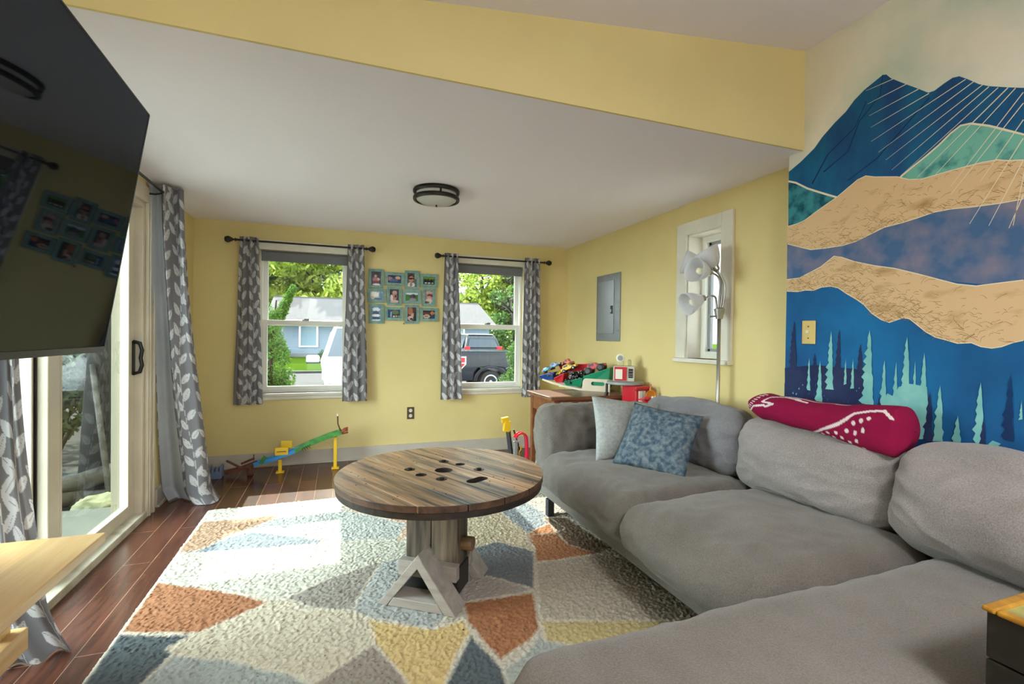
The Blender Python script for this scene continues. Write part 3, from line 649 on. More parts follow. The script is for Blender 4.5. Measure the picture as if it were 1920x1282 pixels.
mm = MB(); xs = MU-0.0008
def flat(P, lay, m):
    x = xs-lay*0.0003; mm.add([(x, y, z) for y, z in P], [tuple(range(len(P)))], m)
def strip(P, w, lay, m, w2=None):
    x = xs-lay*0.0003; P = [np.array(q) for q in P]; n = len(P); vs = []
    for i in range(n):
        t = P[min(i+1, n-1)]-P[max(i-1, 0)]; t = t/(np.hypot(*t)+1e-9); q = np.array([-t[1], t[0]]); ww = w if w2 is None else w+(w2-w)*i/(n-1)
        vs += [P[i]+q*ww/2, P[i]-q*ww/2]
    mm.add([(x, a, b) for a, b in vs], [(2*i, 2*i+1, 2*i+3, 2*i+2) for i in range(n-1)], m)
flat([(YB, 0), (1.9175, 0), (1.9175, CE), (HY, CE), (HY, ceil2(MU)), (YB, ceil2(MU))], 0, 0)
flat([(1.9175, 0), (1.9175, 1.48), (0.97, 1.44), (-0.6, 1.44), (-0.6, 0)], 1, 6)
flat(ext(mountain), 2, 1)
for i, (a, b) in enumerate(rays):
    if i < 10: strip([a, ((a[0]+b[0])/2, (a[1]+b[1])/2), b], 0.0034, 4, 9, 0.001)
for P in ([(1.452,2.385),(1.46,2.30),(1.55,2.22),(1.60,2.10),(1.72,2.04)], [(1.27,2.2),(1.38,2.1),(1.47,2.02),(1.6,1.96)], [(1.52,2.3),(1.57,2.2),(1.7,2.12),(1.78,2.0)]):
    strip(P, 0.004, 3, 10, 0.008)
flat(ext(teal_left), 5, 3); flat(ext(teal_right), 5, 2)
strip(teal_left[:5], 0.009, 6, 9); strip(teal_right[:10]+[(-0.6, 1.9)], 0.007, 6, 9)
flat(ext(band), 7, 5); flat(ext(gold_upper), 8, 4); flat(ext(gold_lower), 8, 4)
for P in (gold_upper[:20], gold_upper[20:], gold_lower[:15], gold_lower[15:]): strip(P, 0.0035, 9, 9)
rg = np.random.default_rng(3)
for poly, n in ((gold_upper, 330), (gold_lower, 620)):          # crackle of the gold leaf, denser to the lower edge
    Y_, Z_ = rg.uniform(0.9, 1.9, n*12), rg.uniform(1.17, 1.97, n*12); ins = inpoly(Y_, Z_, poly); k = 0
    low = poly[len(poly)//2:]
    dl = segdist(Y_, Z_, low, closed=False)
    for y, z, i_, q in zip(Y_, Z_, ins, dl):
        if not i_ or rg.uniform() > math.exp(-q*16): continue
        a = rg.uniform(-0.9, 0.9); l = rg.uniform(0.012, 0.045); b = a+rg.uniform(-0.8, 0.8)
        strip([(y-l*math.cos(a)/2, z-l*math.sin(a)/2), (y, z+0.003), (y+l*math.cos(b)/2, z+l*math.sin(b)/2)], 0.0019, 9, 11, 0.0008); k += 1
        if k > n: break
for i, (a, b) in enumerate(rays):
    if i >= 9: strip([a, b], 0.0034, 10, 9, 0.0016)
for k in range(4): strip([(0.93-k*0.05, 2.09-0.02*k), (1.0-k*0.05, 1.62)], 0.0042, 10, 9, 0.002)
def fir(c, top, bot, w, lay, m, seed):
    r = np.random.default_rng(seed); n = max(7, int((top-bot)/0.018)); Lf, Rt = [], []
    for i in range(n+1):
        t = i/n; z = top-(top-bot)*t; ww = w*(0.10+0.9*t**0.75)*(1 if i % 2 else 0.55)*r.uniform(0.75, 1.2)
        Lf.append((c+ww, z-(0.006 if i % 2 else 0))); ww = w*(0.10+0.9*t**0.75)*(0.55 if (i+1) % 2 == 0 and i % 2 else 1 if i % 2 else 0.5)*r.uniform(0.75, 1.2); Rt.append((c-ww, z-r.uniform(0, 0.006)))
    flat([(c, top+0.012)]+Lf+Rt[::-1], lay, m)
flat(ext([(1.917, 0), (1.917, 0.97), (1.745, 0.98), (1.55, 0.96), (1.48, 0.9), (1.25, 0.80), (0.98, 0.74), (0.975, 0)]), 11, 10)
flat(dark_mass, 11.5, 8)
for i, q in enumerate(dark_trees): fir(*q, 12 if i not in (4, 5, 6) else 15, 8 if i != 3 else 10, 40+i)
flat(teal_mass, 13, 7)
for i, q in enumerate(light_trees): fir(*q, 14, 7, 70+i)
flat(diamond, 14, 7)
for i in range(40):
    y, z = rg.uniform(1.5, 1.9), rg.uniform(0.84, 1.03); s_ = rg.uniform(0.003, 0.009); flat([(y, z), (y+s_, z+s_*rg.uniform(-1, 1)), (y+s_*0.4, z+s_*1.4)], 13, 6 if i % 3 else 7)
for k in range(4):
    fir(0.90-0.09*k, 1.0+0.1*(k % 2), 0.78, 0.035, 14, 7 if k % 2 else 8, 200+k)
o = mm.build('wall_mural', mu_mats); tag(o, 'blue, gold and teal mountain and forest mural covering the wall right of header', 'mural')

# ================================================================ PICTURE FRAMES
fr = [(0.351, 1.746, 0.141, 0.185), (0.525, 1.749, 0.186, 0.132), (0.695, 1.75, 0.143, 0.187), (0.862, 1.751, 0.176, 0.135), (0.357, 1.581, 0.174, 0.136), (0.524, 1.583, 0.139, 0.185), (0.694, 1.582, 0.18, 0.139), (0.863, 1.586, 0.136, 0.184), (0.355, 1.406, 0.141, 0.193), (0.523, 1.41, 0.176, 0.135), (0.697, 1.41, 0.14, 0.187), (0.865, 1.411, 0.179, 0.138)]
pics = [  # background, blobs (x, y, rx, ry, colour) in picture space
 ((62,52,58), [(.5,.9,.3,.12,(40,36,42)),(.45,.68,.14,.1,(200,160,150)),(.5,.42,.38,.18,(170,110,120)),(.75,.45,.15,.1,(215,175,165)),(.5,.2,.36,.14,(120,50,62)),(.55,.06,.4,.08,(225,220,225))]),
 ((52,62,92), [(.18,.55,.16,.3,(180,120,140)),(.75,.68,.2,.2,(214,168,150)),(.45,.3,.3,.25,(70,100,140)),(.5,.06,.6,.1,(28,44,70)),(.3,.9,.2,.15,(30,40,58))]),
 ((84,96,92), [(.42,.72,.36,.24,(66,38,36)),(.42,.55,.28,.22,(196,132,110)),(.42,.6,.34,.06,(20,18,20)),(.4,.12,.42,.2,(226,220,216)),(.4,.16,.14,.16,(170,110,100)),(.9,.8,.14,.24,(150,160,150))]),
 ((60,80,44), [(.5,.88,.6,.2,(110,140,70)),(.2,.35,.12,.3,(28,30,34)),(.45,.4,.12,.3,(34,34,36)),(.72,.4,.12,.3,(30,30,32)),(.25,.2,.1,.07,(220,220,214)),(.52,.2,.12,.07,(220,220,214)),(.8,.2,.1,.06,(214,214,210))]),
 ((196,200,206), [(.35,.65,.35,.3,(236,230,226)),(.85,.5,.16,.5,(110,136,164)),(.5,.1,.5,.14,(96,112,140)),(.2,.2,.12,.2,(214,184,180))]),  # pale tones paint glare over this picture
 ((58,44,44), [(.55,.75,.25,.16,(190,150,140)),(.5,.45,.3,.25,(176,124,116)),(.2,.3,.16,.3,(224,206,198)),(.5,.1,.5,.12,(206,176,170)),(.65,.5,.12,.1,(70,30,34))]),
 ((66,110,52), [(.5,.9,.6,.16,(214,222,226)),(.6,.5,.28,.34,(74,72,80)),(.7,.62,.12,.16,(40,44,54)),(.5,.16,.36,.2,(150,140,140)),(.15,.3,.2,.26,(62,124,50))]),
 ((150,140,136), [(.5,.84,.4,.14,(196,160,158)),(.65,.62,.34,.14,(112,40,30)),(.55,.45,.3,.14,(206,150,138)),(.5,.2,.4,.2,(214,196,190)),(.3,.1,.3,.08,(96,70,70))]),
 ((120,140,168), [(.5,.8,.4,.14,(224,232,240)),(.45,.55,.34,.16,(66,84,112)),(.5,.38,.44,.1,(232,238,244)),(.5,.2,.4,.1,(58,78,108)),(.5,.06,.5,.06,(216,226,236))]),  # white bands are bluish glare put into the print colours
 ((44,62,54), [(.14,.6,.16,.5,(44,74,124)),(.28,.4,.05,.4,(150,180,210)),(.6,.7,.3,.25,(96,110,82)),(.5,.16,.1,.1,(216,196,190)),(.7,.2,.08,.1,(206,166,150)),(.9,.18,.08,.1,(170,140,120))]),
 ((70,48,42), [(.3,.75,.28,.3,(170,104,78)),(.6,.45,.16,.14,(206,160,140)),(.35,.2,.3,.18,(214,186,172)),(.45,.14,.2,.08,(90,28,34)),(.85,.3,.16,.4,(30,40,44))]),
 ((40,32,34), [(.3,.28,.3,.24,(206,170,150)),(.25,.66,.34,.1,(120,60,56)),(.8,.7,.18,.22,(196,120,70)),(.85,.25,.2,.25,(40,56,96)),(.3,.3,.16,.06,(120,84,76))]),
]
m_frame = mat('teal_frame', (138, 172, 164), 0.5, var=((112, 146, 142), 30, 3)); m_photo = colmat('photo_print', 0.25)
rt = thing('photo_collage', 'pale teal multi-photo collage frame between the two back windows', 'picture frame', (0.61, D, 1.31))
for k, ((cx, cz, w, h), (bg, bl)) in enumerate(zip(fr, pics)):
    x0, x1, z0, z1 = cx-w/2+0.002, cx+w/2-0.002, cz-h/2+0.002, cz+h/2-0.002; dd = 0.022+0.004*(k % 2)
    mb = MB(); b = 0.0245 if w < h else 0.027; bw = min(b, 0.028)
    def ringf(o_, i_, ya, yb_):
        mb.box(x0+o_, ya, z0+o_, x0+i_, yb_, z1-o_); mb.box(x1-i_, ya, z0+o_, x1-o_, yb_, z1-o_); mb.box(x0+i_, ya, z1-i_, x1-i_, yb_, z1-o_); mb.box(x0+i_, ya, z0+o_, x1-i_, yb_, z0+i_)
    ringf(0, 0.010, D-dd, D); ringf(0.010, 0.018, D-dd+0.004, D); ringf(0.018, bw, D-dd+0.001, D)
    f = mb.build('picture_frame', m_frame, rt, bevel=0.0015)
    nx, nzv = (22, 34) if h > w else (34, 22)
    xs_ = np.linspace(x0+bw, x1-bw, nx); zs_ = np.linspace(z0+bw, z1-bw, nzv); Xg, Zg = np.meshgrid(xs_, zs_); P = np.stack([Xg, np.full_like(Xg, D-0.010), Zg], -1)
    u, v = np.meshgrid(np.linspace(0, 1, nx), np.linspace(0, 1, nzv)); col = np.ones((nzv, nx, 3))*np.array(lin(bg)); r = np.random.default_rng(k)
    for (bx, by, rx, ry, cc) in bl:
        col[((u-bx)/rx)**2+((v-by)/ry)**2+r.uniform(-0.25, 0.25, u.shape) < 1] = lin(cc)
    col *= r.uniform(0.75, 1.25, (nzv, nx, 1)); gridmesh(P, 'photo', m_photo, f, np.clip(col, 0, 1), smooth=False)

# ================================================================ TELEVISION
T, yw = math.radians(8.7256), math.radians(1.9757)
tn = Vector((math.cos(T)*math.cos(yw), math.cos(T)*math.sin(yw), -math.sin(T))); th = Vector((-math.sin(yw), math.cos(yw), 0)); tv = th.cross(tn); tv = -tv if tv.z < 0 else tv
TR = Vector((-0.5072, 1.6463, 1.8178)); Wt, Ht = 1.215, 0.668
cs = TR-th*Wt/2-tv*Ht/2
m_screen = mat('tv_screen', (14, 14, 15), 0.5, spec=0.0)
_g = m_screen.node_tree.nodes.new('ShaderNodeBsdfGlossy'); _g.inputs['Roughness'].default_value = 0.03; _g.inputs['Color'].default_value = (0.74, 0.82, 1.0, 1)
_x = m_screen.node_tree.nodes.new('ShaderNodeMixShader'); _x.inputs['Fac'].default_value = 0.085
m_screen.node_tree.links.new(m_screen.node_tree.nodes['Principled BSDF'].outputs['BSDF'], _x.inputs[1]); m_screen.node_tree.links.new(_g.outputs['BSDF'], _x.inputs[2]); m_screen.node_tree.links.new(_x.outputs['Shader'], m_screen.node_tree.nodes['Material Output'].inputs['Surface']); m_plast = mat('black_plastic', (24, 24, 25), 0.45)
rt = thing('television', 'large black flat television tilted down on wall arm by patio door', 'television', cs)
mb = MB(); mb.obox(cs-tn*0.004+tv*0.0, th*(Wt/2-0.002), tv*(Ht/2-0.002), tn*0.004); mb.build('screen', m_screen, rt)
mb = MB(); b = 0.004; hw, hh = Wt/2, Ht/2
c0 = cs-tn*0.014
mb.obox(c0+tv*hh, th*hw, tv*b*0.5, tn*0.0155); mb.obox(c0-tv*(hh+0.006), th*hw, tv*0.008, tn*0.0165); mb.obox(c0+th*hw, th*b*0.5, tv*hh, tn*0.0155); mb.obox(c0-th*hw, th*b*0.5, tv*hh, tn*0.0155)
mb.build('bezel', mat('tv_bezel', (30, 30, 32), 0.45), rt, bevel=0.001)
mb = MB(); mb.obox(cs-tn*0.02, th*(hw-0.002), tv*(hh-0.002), tn*0.012); mb.obox(cs-tn*0.05-tv*0.12, th*0.4, tv*0.2, tn*0.02); mb.build('back_cover', m_plast, rt, bevel=0.006)
mb = MB(); bc = cs-tn*0.075
mb.obox(bc, th*0.2, tv*0.02, tn*0.006); mb.obox(bc, th*0.02, tv*0.16, tn*0.008); p1 = bc-tn*0.01; pw = Vector((LW+0.02, 0.8, 1.5)); pm = (p1+pw)/2+Vector((0, 0.22, 0))
mb.tube([p1, pm], 0.022, 8); mb.tube([pm, pw], 0.022, 8); mb.lathe([(0.03, -0.04), (0.03, 0.04)], pm, 12); mb.box(LW, 0.72, 1.3, LW+0.02, 0.88, 1.7); mb.build('wall_mount_arm', m_black, rt)

# ================================================================ PINE TV BENCH
m_pine = woodmat('pine', (232, 196, 140), (208, 162, 102), (0, 1, 0), 0.8, 0.45, seam=0.16, coat=0.3, bumps=0.1)
m_knot = mat('pine_knot', (120, 74, 40), 0.5)
rt = thing('media_bench', 'honey-coloured pine bench below the television', 'bench', (-0.93, 1.35, 0))
mb = MB(); mb.box(-1.10, 0.55, 0.447, -0.774, 2.108, 0.48); tp = mb.build('bench_top', m_pine, rt, bevel=0.004)
for (x, y, rx, ry) in ((-0.985, 1.80, 0.022, 0.035), (-0.86, 1.25, 0.02, 0.03), (-1.02, 1.98, 0.008, 0.012)):
    mb = MB(); mb.add([(x+rx*math.cos(w), y+ry*math.sin(w), 0.4805) for w in [2*PI*i/20 for i in range(20)]], [tuple(range(20))]); mb.build('knot', m_knot, tp)
mb = MB(); mb.box(-1.10, 0.58, 0.125, -0.972, 2.07, 0.2); mb.build('lower_shelf', m_pine, rt, bevel=0.004)
for y in (0.62, 1.99):
    mb = MB(); mb.box(-1.09, y-0.25 if y > 1 else y, 0.0, -1.04, (y-0.25 if y > 1 else y)+0.05, 0.125); mb.build('foot', m_pine, rt, bevel=0.004)
    mb = MB(); mb.box(-1.06, y, 0.2, -1.005, y+0.055, 0.447); mb.build('leg', m_pine, rt, bevel=0.004)

# ================================================================ FLOOR LAMP
hx, hyy, hz = 2.305, 2.435, 1.36
rt = thing('floor_lamp', 'silver floor lamp with bell shades on curved arms behind sofa', 'floor lamp', (hx, hyy, 0))
mb = MB(); mb.lathe([(0.095, 0), (0.095, 0.012), (0.085, 0.022), (0.02, 0.03), (0.014, 0.05)], (hx, hyy, 0), 32); smooth_by_angle(mb.build('lamp_base', m_steel, rt))
mb = MB(); mb.tube([(hx, hyy, 0.03), (hx, hyy, hz)], 0.0115, 14); mb.build('pole', m_steel, rt, smooth=True)
mb = MB(); mb.lathe([(0.016, -0.03), (0.02, -0.03), (0.034, 0.035), (0.03, 0.037)], (hx, hyy, hz), 20); smooth_by_angle(mb.build('hub', m_steel, rt))
mb = MB(); mb.tube([(hx-0.02, hyy-0.0, hz-0.012), (hx-0.05, hyy+0.02, hz-0.014)], 0.006, 8); mb.tube([(hx-0.05, hyy+0.02, hz-0.014), (hx-0.056, hyy+0.024, hz-0.014)], 0.009, 8); mb.build('switch_knob', m_steel, rt)
m_shade = mat('opal_shade', (236, 236, 240), 0.3, trans=0.45); m_bulb = mat('clear_bulb', (250, 240, 214), 0.15)
def bez(p0, p1, p2, p3, n=18):
    p0, p1, p2, p3 = map(Vector, (p0, p1, p2, p3)); return [p0*(1-t)**3+3*p1*t*(1-t)**2+3*p2*t*t*(1-t)+p3*t**3 for t in [i/n for i in range(n+1)]]
heads = [((2.235, 2.515, 1.462), (-0.90, 0.10, -0.30), 0.075), ((2.225, 2.455, 1.628), (-0.90, -0.10, 0.06), 0.078), ((2.245, 2.52, 1.675), (-0.80, 0.45, 0.25), 0.078), ((2.285, 2.455, 1.665), (-0.38, 0.34, 0.86), 0.086)]
for k, (b0, ax, rr) in enumerate(heads):
    b0 = Vector(b0); ax = Vector(ax).normalized(); st = Vector((hx-0.012+0.008*k, hyy+0.012-0.008*k, hz+0.03))
    mb = MB(); mb.tube(bez(st, st+Vector((0.01*k, 0, 0.16 if k else 0.1)), b0-ax*(0.15 if k else 0.11), b0-ax*0.02), 0.0065, 10); arm = mb.build('arm', m_steel, rt, smooth=True)
    mb = MB(); mb.lathe([(0.012, -0.03), (0.021, -0.02), (0.024, 0.015), (0.016, 0.02)], b0, 16, ax); mb.build('socket', m_steel, arm, smooth=False)
    L_ = 0.125 if k < 3 else 0.12; th_ = 0.003
    pr = [(0.024, 0.0), (0.036, 0.012), (rr*0.62, 0.035), (rr*0.8, 0.065), (rr*0.92, 0.095), (rr, L_)]
    mb = MB(); ax_a = ax.orthogonal().normalized(); ax_b = ax.cross(ax_a); prof = pr+[(r-th_, h) for r, h in pr[::-1]]; n = 36
    vs = [b0+ax*h+r*(math.cos(w)*ax_a+math.sin(w)*ax_b) for r, h in prof for w in [2*PI*j/n for j in range(n)]]
    fs = [(i*n+j, i*n+(j+1) % n, (i+1)*n+(j+1) % n, (i+1)*n+j) for i in range(len(prof)-1) for j in range(n)]
    mb.add(vs, fs); sh = mb.build('lamp_shade', m_shade, rt, smooth=True)
    mb = MB(); mb.lathe([(0.011, 0.02), (0.012, 0.035), (0.022, 0.06), (0.024, 0.072), (0.018, 0.086), (0.004, 0.092)], b0, 16, ax); mb.build('bulb', m_bulb, sh, smooth=True)
# ================================================================ RUG
rug = [
('sage', [(-0.802, 3.714), (-0.013, 3.681), (0.039, 3.614), (0.038, 3.449), (-0.316, 3.434), (-0.779, 3.458)]),
('brown', [(-0.78, 3.463), (-0.316, 3.434), (-0.423, 3.315), (-0.584, 3.167), (-0.692, 3.012), (-0.795, 3.008)]),
('paleblue', [(-0.316, 3.434), (-0.012, 3.477), (0.006, 3.451), (0.424, 3.036), (0.333, 2.808), (0.047, 2.882), (-0.064, 2.908), (-0.065, 2.947), (-0.274, 3.082), (-0.465, 3.2), (-0.584, 3.167), (-0.423, 3.315)]),
('slateblue', [(-0.793, 3.002), (-0.693, 3.016), (-0.582, 3.155), (-0.465, 3.2), (-0.274, 3.082), (-0.065, 2.94), (-0.072, 2.898), (-0.336, 2.927), (-0.561, 2.962)]),
('pale', [(-0.793, 3.002), (-0.561, 2.962), (-0.335, 2.925), (-0.064, 2.895), (0.047, 2.886), (0.333, 2.814), (0.43, 2.947), (0.375, 2.565), (0.236, 2.575), (-0.028, 2.466), (-0.212, 2.338), (-0.268, 2.348), (-0.471, 2.493), (-0.723, 2.649), (-0.791, 2.686)]),
('salmon', [(0.006, 3.46), (0.449, 3.12), (0.414, 2.836), (0.321, 2.78), (0.424, 3.036)]),
('rust', [(-0.791, 2.686), (-0.723, 2.649), (-0.471, 2.493), (-0.272, 2.333), (-0.503, 2.177), (-0.792, 2.28)]),
('darkslate', [(-0.793, 2.268), (-0.527, 2.17), (-0.589, 2.107), (-0.554, 2.068), (-0.608, 1.919), (-0.583, 1.828), (-0.789, 1.899), (-0.791, 1.983)]),
('beige', [(-0.503, 2.174), (-0.271, 2.326), (-0.212, 2.334), (-0.138, 2.22), (0.065, 2.145), (0.125, 2.06), (0.148, 1.956), (0.143, 1.889), (-0.069, 1.733), (-0.059, 1.75), (-0.134, 1.806), (-0.371, 1.97), (-0.553, 2.064), (-0.589, 2.107), (-0.527, 2.17)]),
('greyblue', [(-0.552, 2.059), (-0.37, 1.966), (-0.133, 1.802), (-0.077, 1.736), (-0.1, 1.66), (-0.583, 1.828), (-0.608, 1.919)]),
('grey', [(-0.212, 2.336), (-0.028, 2.466), (0.236, 2.575), (0.141, 2.349), (0.065, 2.147), (-0.085, 2.226)]),
('paleblue2', [(0.065, 2.147), (0.141, 2.349), (0.236, 2.575), (0.375, 2.565), (0.561, 2.448), (0.488, 2.12), (0.531, 2.041), (0.402, 1.933), (0.378, 1.906), (0.143, 2.063)]),
('tan', [(0.125, 2.06), (0.378, 1.903), (0.509, 1.929), (0.51, 1.837), (0.428, 1.726), (0.353, 1.587), (0.313, 1.517), (0.249, 1.539), (0.242, 1.625), (0.143, 1.898)]),
('darkslate2', [(0.509, 1.822), (0.566, 1.593), (0.543, 1.437), (0.318, 1.515), (0.355, 1.586)]),
('rust2', [(0.534, 2.053), (0.865, 2.033), (0.786, 1.779), (0.736, 1.724), (0.57, 1.638), (0.515, 1.905)]),
('greybrown', [(0.53, 2.309), (0.718, 2.237), (0.87, 2.052), (0.534, 2.053), (0.488, 2.12)]),
('slate', [(0.715, 2.566), (0.879, 2.605), (1.032, 2.421), (0.879, 2.056), (0.718, 2.237), (0.621, 2.278)]),
('beige2', [(0.711, 3.118), (1.044, 3.073), (1.088, 2.635), (1.033, 2.424), (0.88, 2.611), (0.718, 2.575), (0.561, 2.448)]),
('bluestripe', [(1.047, 3.081), (1.286, 3.209), (1.335, 2.648), (1.225, 2.613), (1.088, 2.635)]),
('rust3', [(1.069, 2.646), (1.272, 2.763), (1.25, 2.441), (1.352, 2.283), (0.988, 2.301), (1.047, 2.45)]),
('brown2', [(1.276, 2.863), (1.418, 2.816), (1.475, 2.307), (1.352, 2.283), (1.25, 2.441), (1.272, 2.763)]),
('greige', [(0.985, 2.293), (1.364, 2.274), (1.499, 2.138), (1.605, 1.65), (1.418, 1.613), (0.811, 1.82)]),
('tan2', [(0.809, 1.816), (1.472, 1.589), (1.148, 1.451), (0.772, 1.69)]),
('greyblue2', [(0.767, 1.734), (0.772, 1.69), (1.148, 1.451), (1.014, 1.278), (0.553, 1.505), (0.562, 1.589), (0.68, 1.654)]),
('greydark', [(-0.069, 1.733), (0.143, 1.889), (0.242, 1.625), (0.249, 1.539), (-0.079, 1.653)]),
]
RC = dict(sage=(196,192,178), brown=(166,136,112), paleblue=(176,178,173), slateblue=(126,133,138), pale=(190,187,174), salmon=(196,162,140), rust=(158,110,80), darkslate=(84,91,95), beige=(190,180,160), greyblue=(156,160,156), grey=(146,140,132), paleblue2=(160,162,159), tan=(198,172,120), darkslate2=(88,95,99), rust2=(158,108,76), greybrown=(166,156,148), slate=(114,118,121), beige2=(192,178,152), bluestripe=(142,148,151), rust3=(170,120,86), brown2=(128,108,90), greige=(178,168,152), tan2=(186,170,124), greyblue2=(160,164,158), greydark=(146,136,126))
x0, x1, y0, y1 = -0.803, 1.95, 1.05, 3.695; st = 0.005
xs_ = np.arange(x0, x1, st); ys_ = np.arange(y0, y1, st); Xg, Yg = np.meshgrid(xs_, ys_)
wx = np.array([[nz((a, b, 0), 14) for a in xs_[::4]] for b in ys_[::4]]); wx = np.kron(wx, np.ones((4, 4)))[:Xg.shape[0], :Xg.shape[1]]*0.006
col = np.ones(Xg.shape+(3,))*np.array(lin((186, 178, 164))); dist = np.full(Xg.shape, 9.0)
for n_, P in rug:
    xa_, ya_ = np.array(P).min(0)-0.03; xb_, yb_ = np.array(P).max(0)+0.03
    ia, ib = np.searchsorted(xs_, [xa_, xb_]); ja, jb = np.searchsorted(ys_, [ya_, yb_])
    if ib <= ia or jb <= ja: continue
    sx_, sy_ = Xg[ja:jb, ia:ib]+wx[ja:jb, ia:ib], Yg[ja:jb, ia:ib]+wx[ja:jb, ia:ib]
    col[ja:jb, ia:ib][inpoly(sx_, sy_, P)] = lin(RC[n_])
    dist[ja:jb, ia:ib] = np.minimum(dist[ja:jb, ia:ib], segdist(sx_, sy_, P))
e = np.clip(1-(dist-0.004)/0.008, 0, 1)[..., None]*0.55; col = col*(1-e)+np.array(lin((206, 196, 178)))*e
h = rng.normal(0, 1, Xg.shape); h2 = (h+np.roll(h, 1, 0)+np.roll(h, 1, 1)+np.roll(h, (1, 1), (0, 1)))/4
h3 = sum(np.roll(h2, (i, j), (0, 1)) for i in range(-1, 2) for j in range(-1, 2))/9
tone = 1+0.05*h2; col = np.clip(col*tone[..., None], 0, 1)
edge = np.minimum.reduce([Xg-x0, x1-Xg, Yg-y0, y1-Yg]); ed = np.clip(edge/0.02, 0, 1)**0.5
Z = 0.004+(0.014+0.0010*h+0.0018*h2+0.0016*h3)*ed
P = np.stack([Xg+rng.normal(0, 0.0018, Xg.shape), Yg+rng.normal(0, 0.0018, Xg.shape), Z], -1)
P[0,:,2] = P[-1,:,2] = 0.001; P[:,0,2] = P[:,-1,2] = 0.001
o = gridmesh(P, 'shag_rug', colmat('shag_pile', 0.95, bump=(420, 0.35)), None, col, smooth=False); tag(o, 'shaggy area rug of rust, slate, sand and grey geometric shapes', 'rug')
ZR = 0.022

# ================================================================ CABLE-SPOOL COFFEE TABLE
tc_ = np.array([0.472, 2.242]); rad = 0.4806; ztop = 0.56; pd = np.array([0.4305, -0.9026]); pn = np.array([0.9026, 0.4305])
rt = thing('coffee_table', 'round rustic coffee table made of an old wooden cable spool', 'coffee table', (tc_[0], tc_[1], ZR))
m_spool = woodmat('weathered_planks', (208, 164, 122), (112, 90, 74), (0.4305, -0.9026, 0), 1.5, 0.42, seam=0.154, c3=(64, 58, 56), wear=(216, 208, 200), bumps=0.5, coat=0.25)
m_spool2 = woodmat('dark_spool_edge', (58, 42, 32), (24, 19, 17), (0.9026, 0.4305, 0), 1.2, 0.55, bumps=0.4)  # dark edge wood, blackened further for the shade seen down the holes
m_post = woodmat('grey_post_wood', (150, 132, 112), (74, 62, 52), (0, 0, 1), 1.1, 0.6, c3=(58, 50, 44), bumps=0.5)
m_grey_foot = woodmat('whitewashed_board', (168, 160, 153), (140, 131, 124), (0.8164, -0.5774, 0), 0.8, 0.6, bumps=0.15)
mb = MB(); cs_ = tc_ @ pn; seams = [cs_-rad]+[s for s in (1.034+0.154*k for k in range(6)) if s < cs_+rad]+[cs_+rad]
for a, b in zip(seams[:-1], seams[1:]):
    a2, b2 = a-cs_+0.002, b-cs_-0.002; ts = np.linspace(max(a2, -rad+0.001), min(b2, rad-0.001), 14)
    hs = np.sqrt(rad**2-ts**2); pts = [tc_+pn*t+pd*hh for t, hh in zip(ts, hs)]+[tc_+pn*t-pd*hh for t, hh in zip(ts[::-1], hs[::-1])]
    mb.prism([(p[0], p[1], ztop-0.028) for p in pts], (0, 0, 0.028))
top = mb.build('tabletop', m_spool, rt)
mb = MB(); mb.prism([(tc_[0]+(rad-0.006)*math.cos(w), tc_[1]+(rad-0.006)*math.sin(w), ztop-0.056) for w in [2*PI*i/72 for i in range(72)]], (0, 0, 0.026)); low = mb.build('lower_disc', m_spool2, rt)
def cyl_cut(c, r): m_ = MB(); m_.lathe([(r, ztop-0.1), (r, ztop+0.05)], (c[0], c[1], 0), 28); return m_
def capsule(c, d, hl, r):
    m_ = MB(); d = np.array(d)/np.hypot(*d); q = np.array([-d[1], d[0]]); pts = []
    for k in range(13): w = -PI/2+PI*k/12; pts.append(np.array(c)+d*(hl+r*math.cos(w))+q*r*math.sin(w))
    for k in range(13): w = PI/2+PI*k/12; pts.append(np.array(c)+d*(-hl+r*math.cos(w))+q*r*math.sin(w))
    m_.prism([(p[0], p[1], ztop-0.1) for p in pts], (0, 0, 0.15)); return m_
holes = lambda: [cyl_cut((0.484, 2.249), 0.042), cyl_cut((0.37, 2.205), 0.026), cyl_cut((0.584, 2.328), 0.024), capsule((0.594, 2.053), (0.85, 0.5), 0.03, 0.027)]
boolean_cut(top, holes())
m_hole_shade = mat('hole_shade', (40, 30, 25), 0.8); m_rim = woodmat('rim_wood', (96, 66, 48), (46, 32, 26), (0.4305, -0.9026, 0), 1.2, 0.55, bumps=0.4)  # hole walls coloured dark for the shade deep inside them
if len(top.data.materials) < 1: top.data.materials.append(m_spool)
top.data.materials.append(m_hole_shade); top.data.materials.append(m_rim)
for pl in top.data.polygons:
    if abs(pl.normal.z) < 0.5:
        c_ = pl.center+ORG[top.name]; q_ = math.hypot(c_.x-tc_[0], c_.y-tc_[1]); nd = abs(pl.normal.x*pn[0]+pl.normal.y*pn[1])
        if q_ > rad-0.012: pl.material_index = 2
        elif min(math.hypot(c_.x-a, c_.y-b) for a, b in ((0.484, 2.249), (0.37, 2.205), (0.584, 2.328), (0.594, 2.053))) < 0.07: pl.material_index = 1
for o in (top,):
    b = o.modifiers.new('Bevel', 'BEVEL'); b.width = 0.002; b.segments = 2; b.limit_method = 'ANGLE'; b.angle_limit = 0.9
for (x, y) in ((0.331, 2.307), (0.444, 2.109), (0.646, 2.207), (0.516, 2.402)):
    mb = MB(); mb.lathe([(0.026, 0), (0.026, 0.0015), (0.012, 0.002), (0.012, 0.007), (0.008, 0.009)], (x, y, ztop), 18); smooth_by_angle(mb.build('bolt', m_bronze, rt))
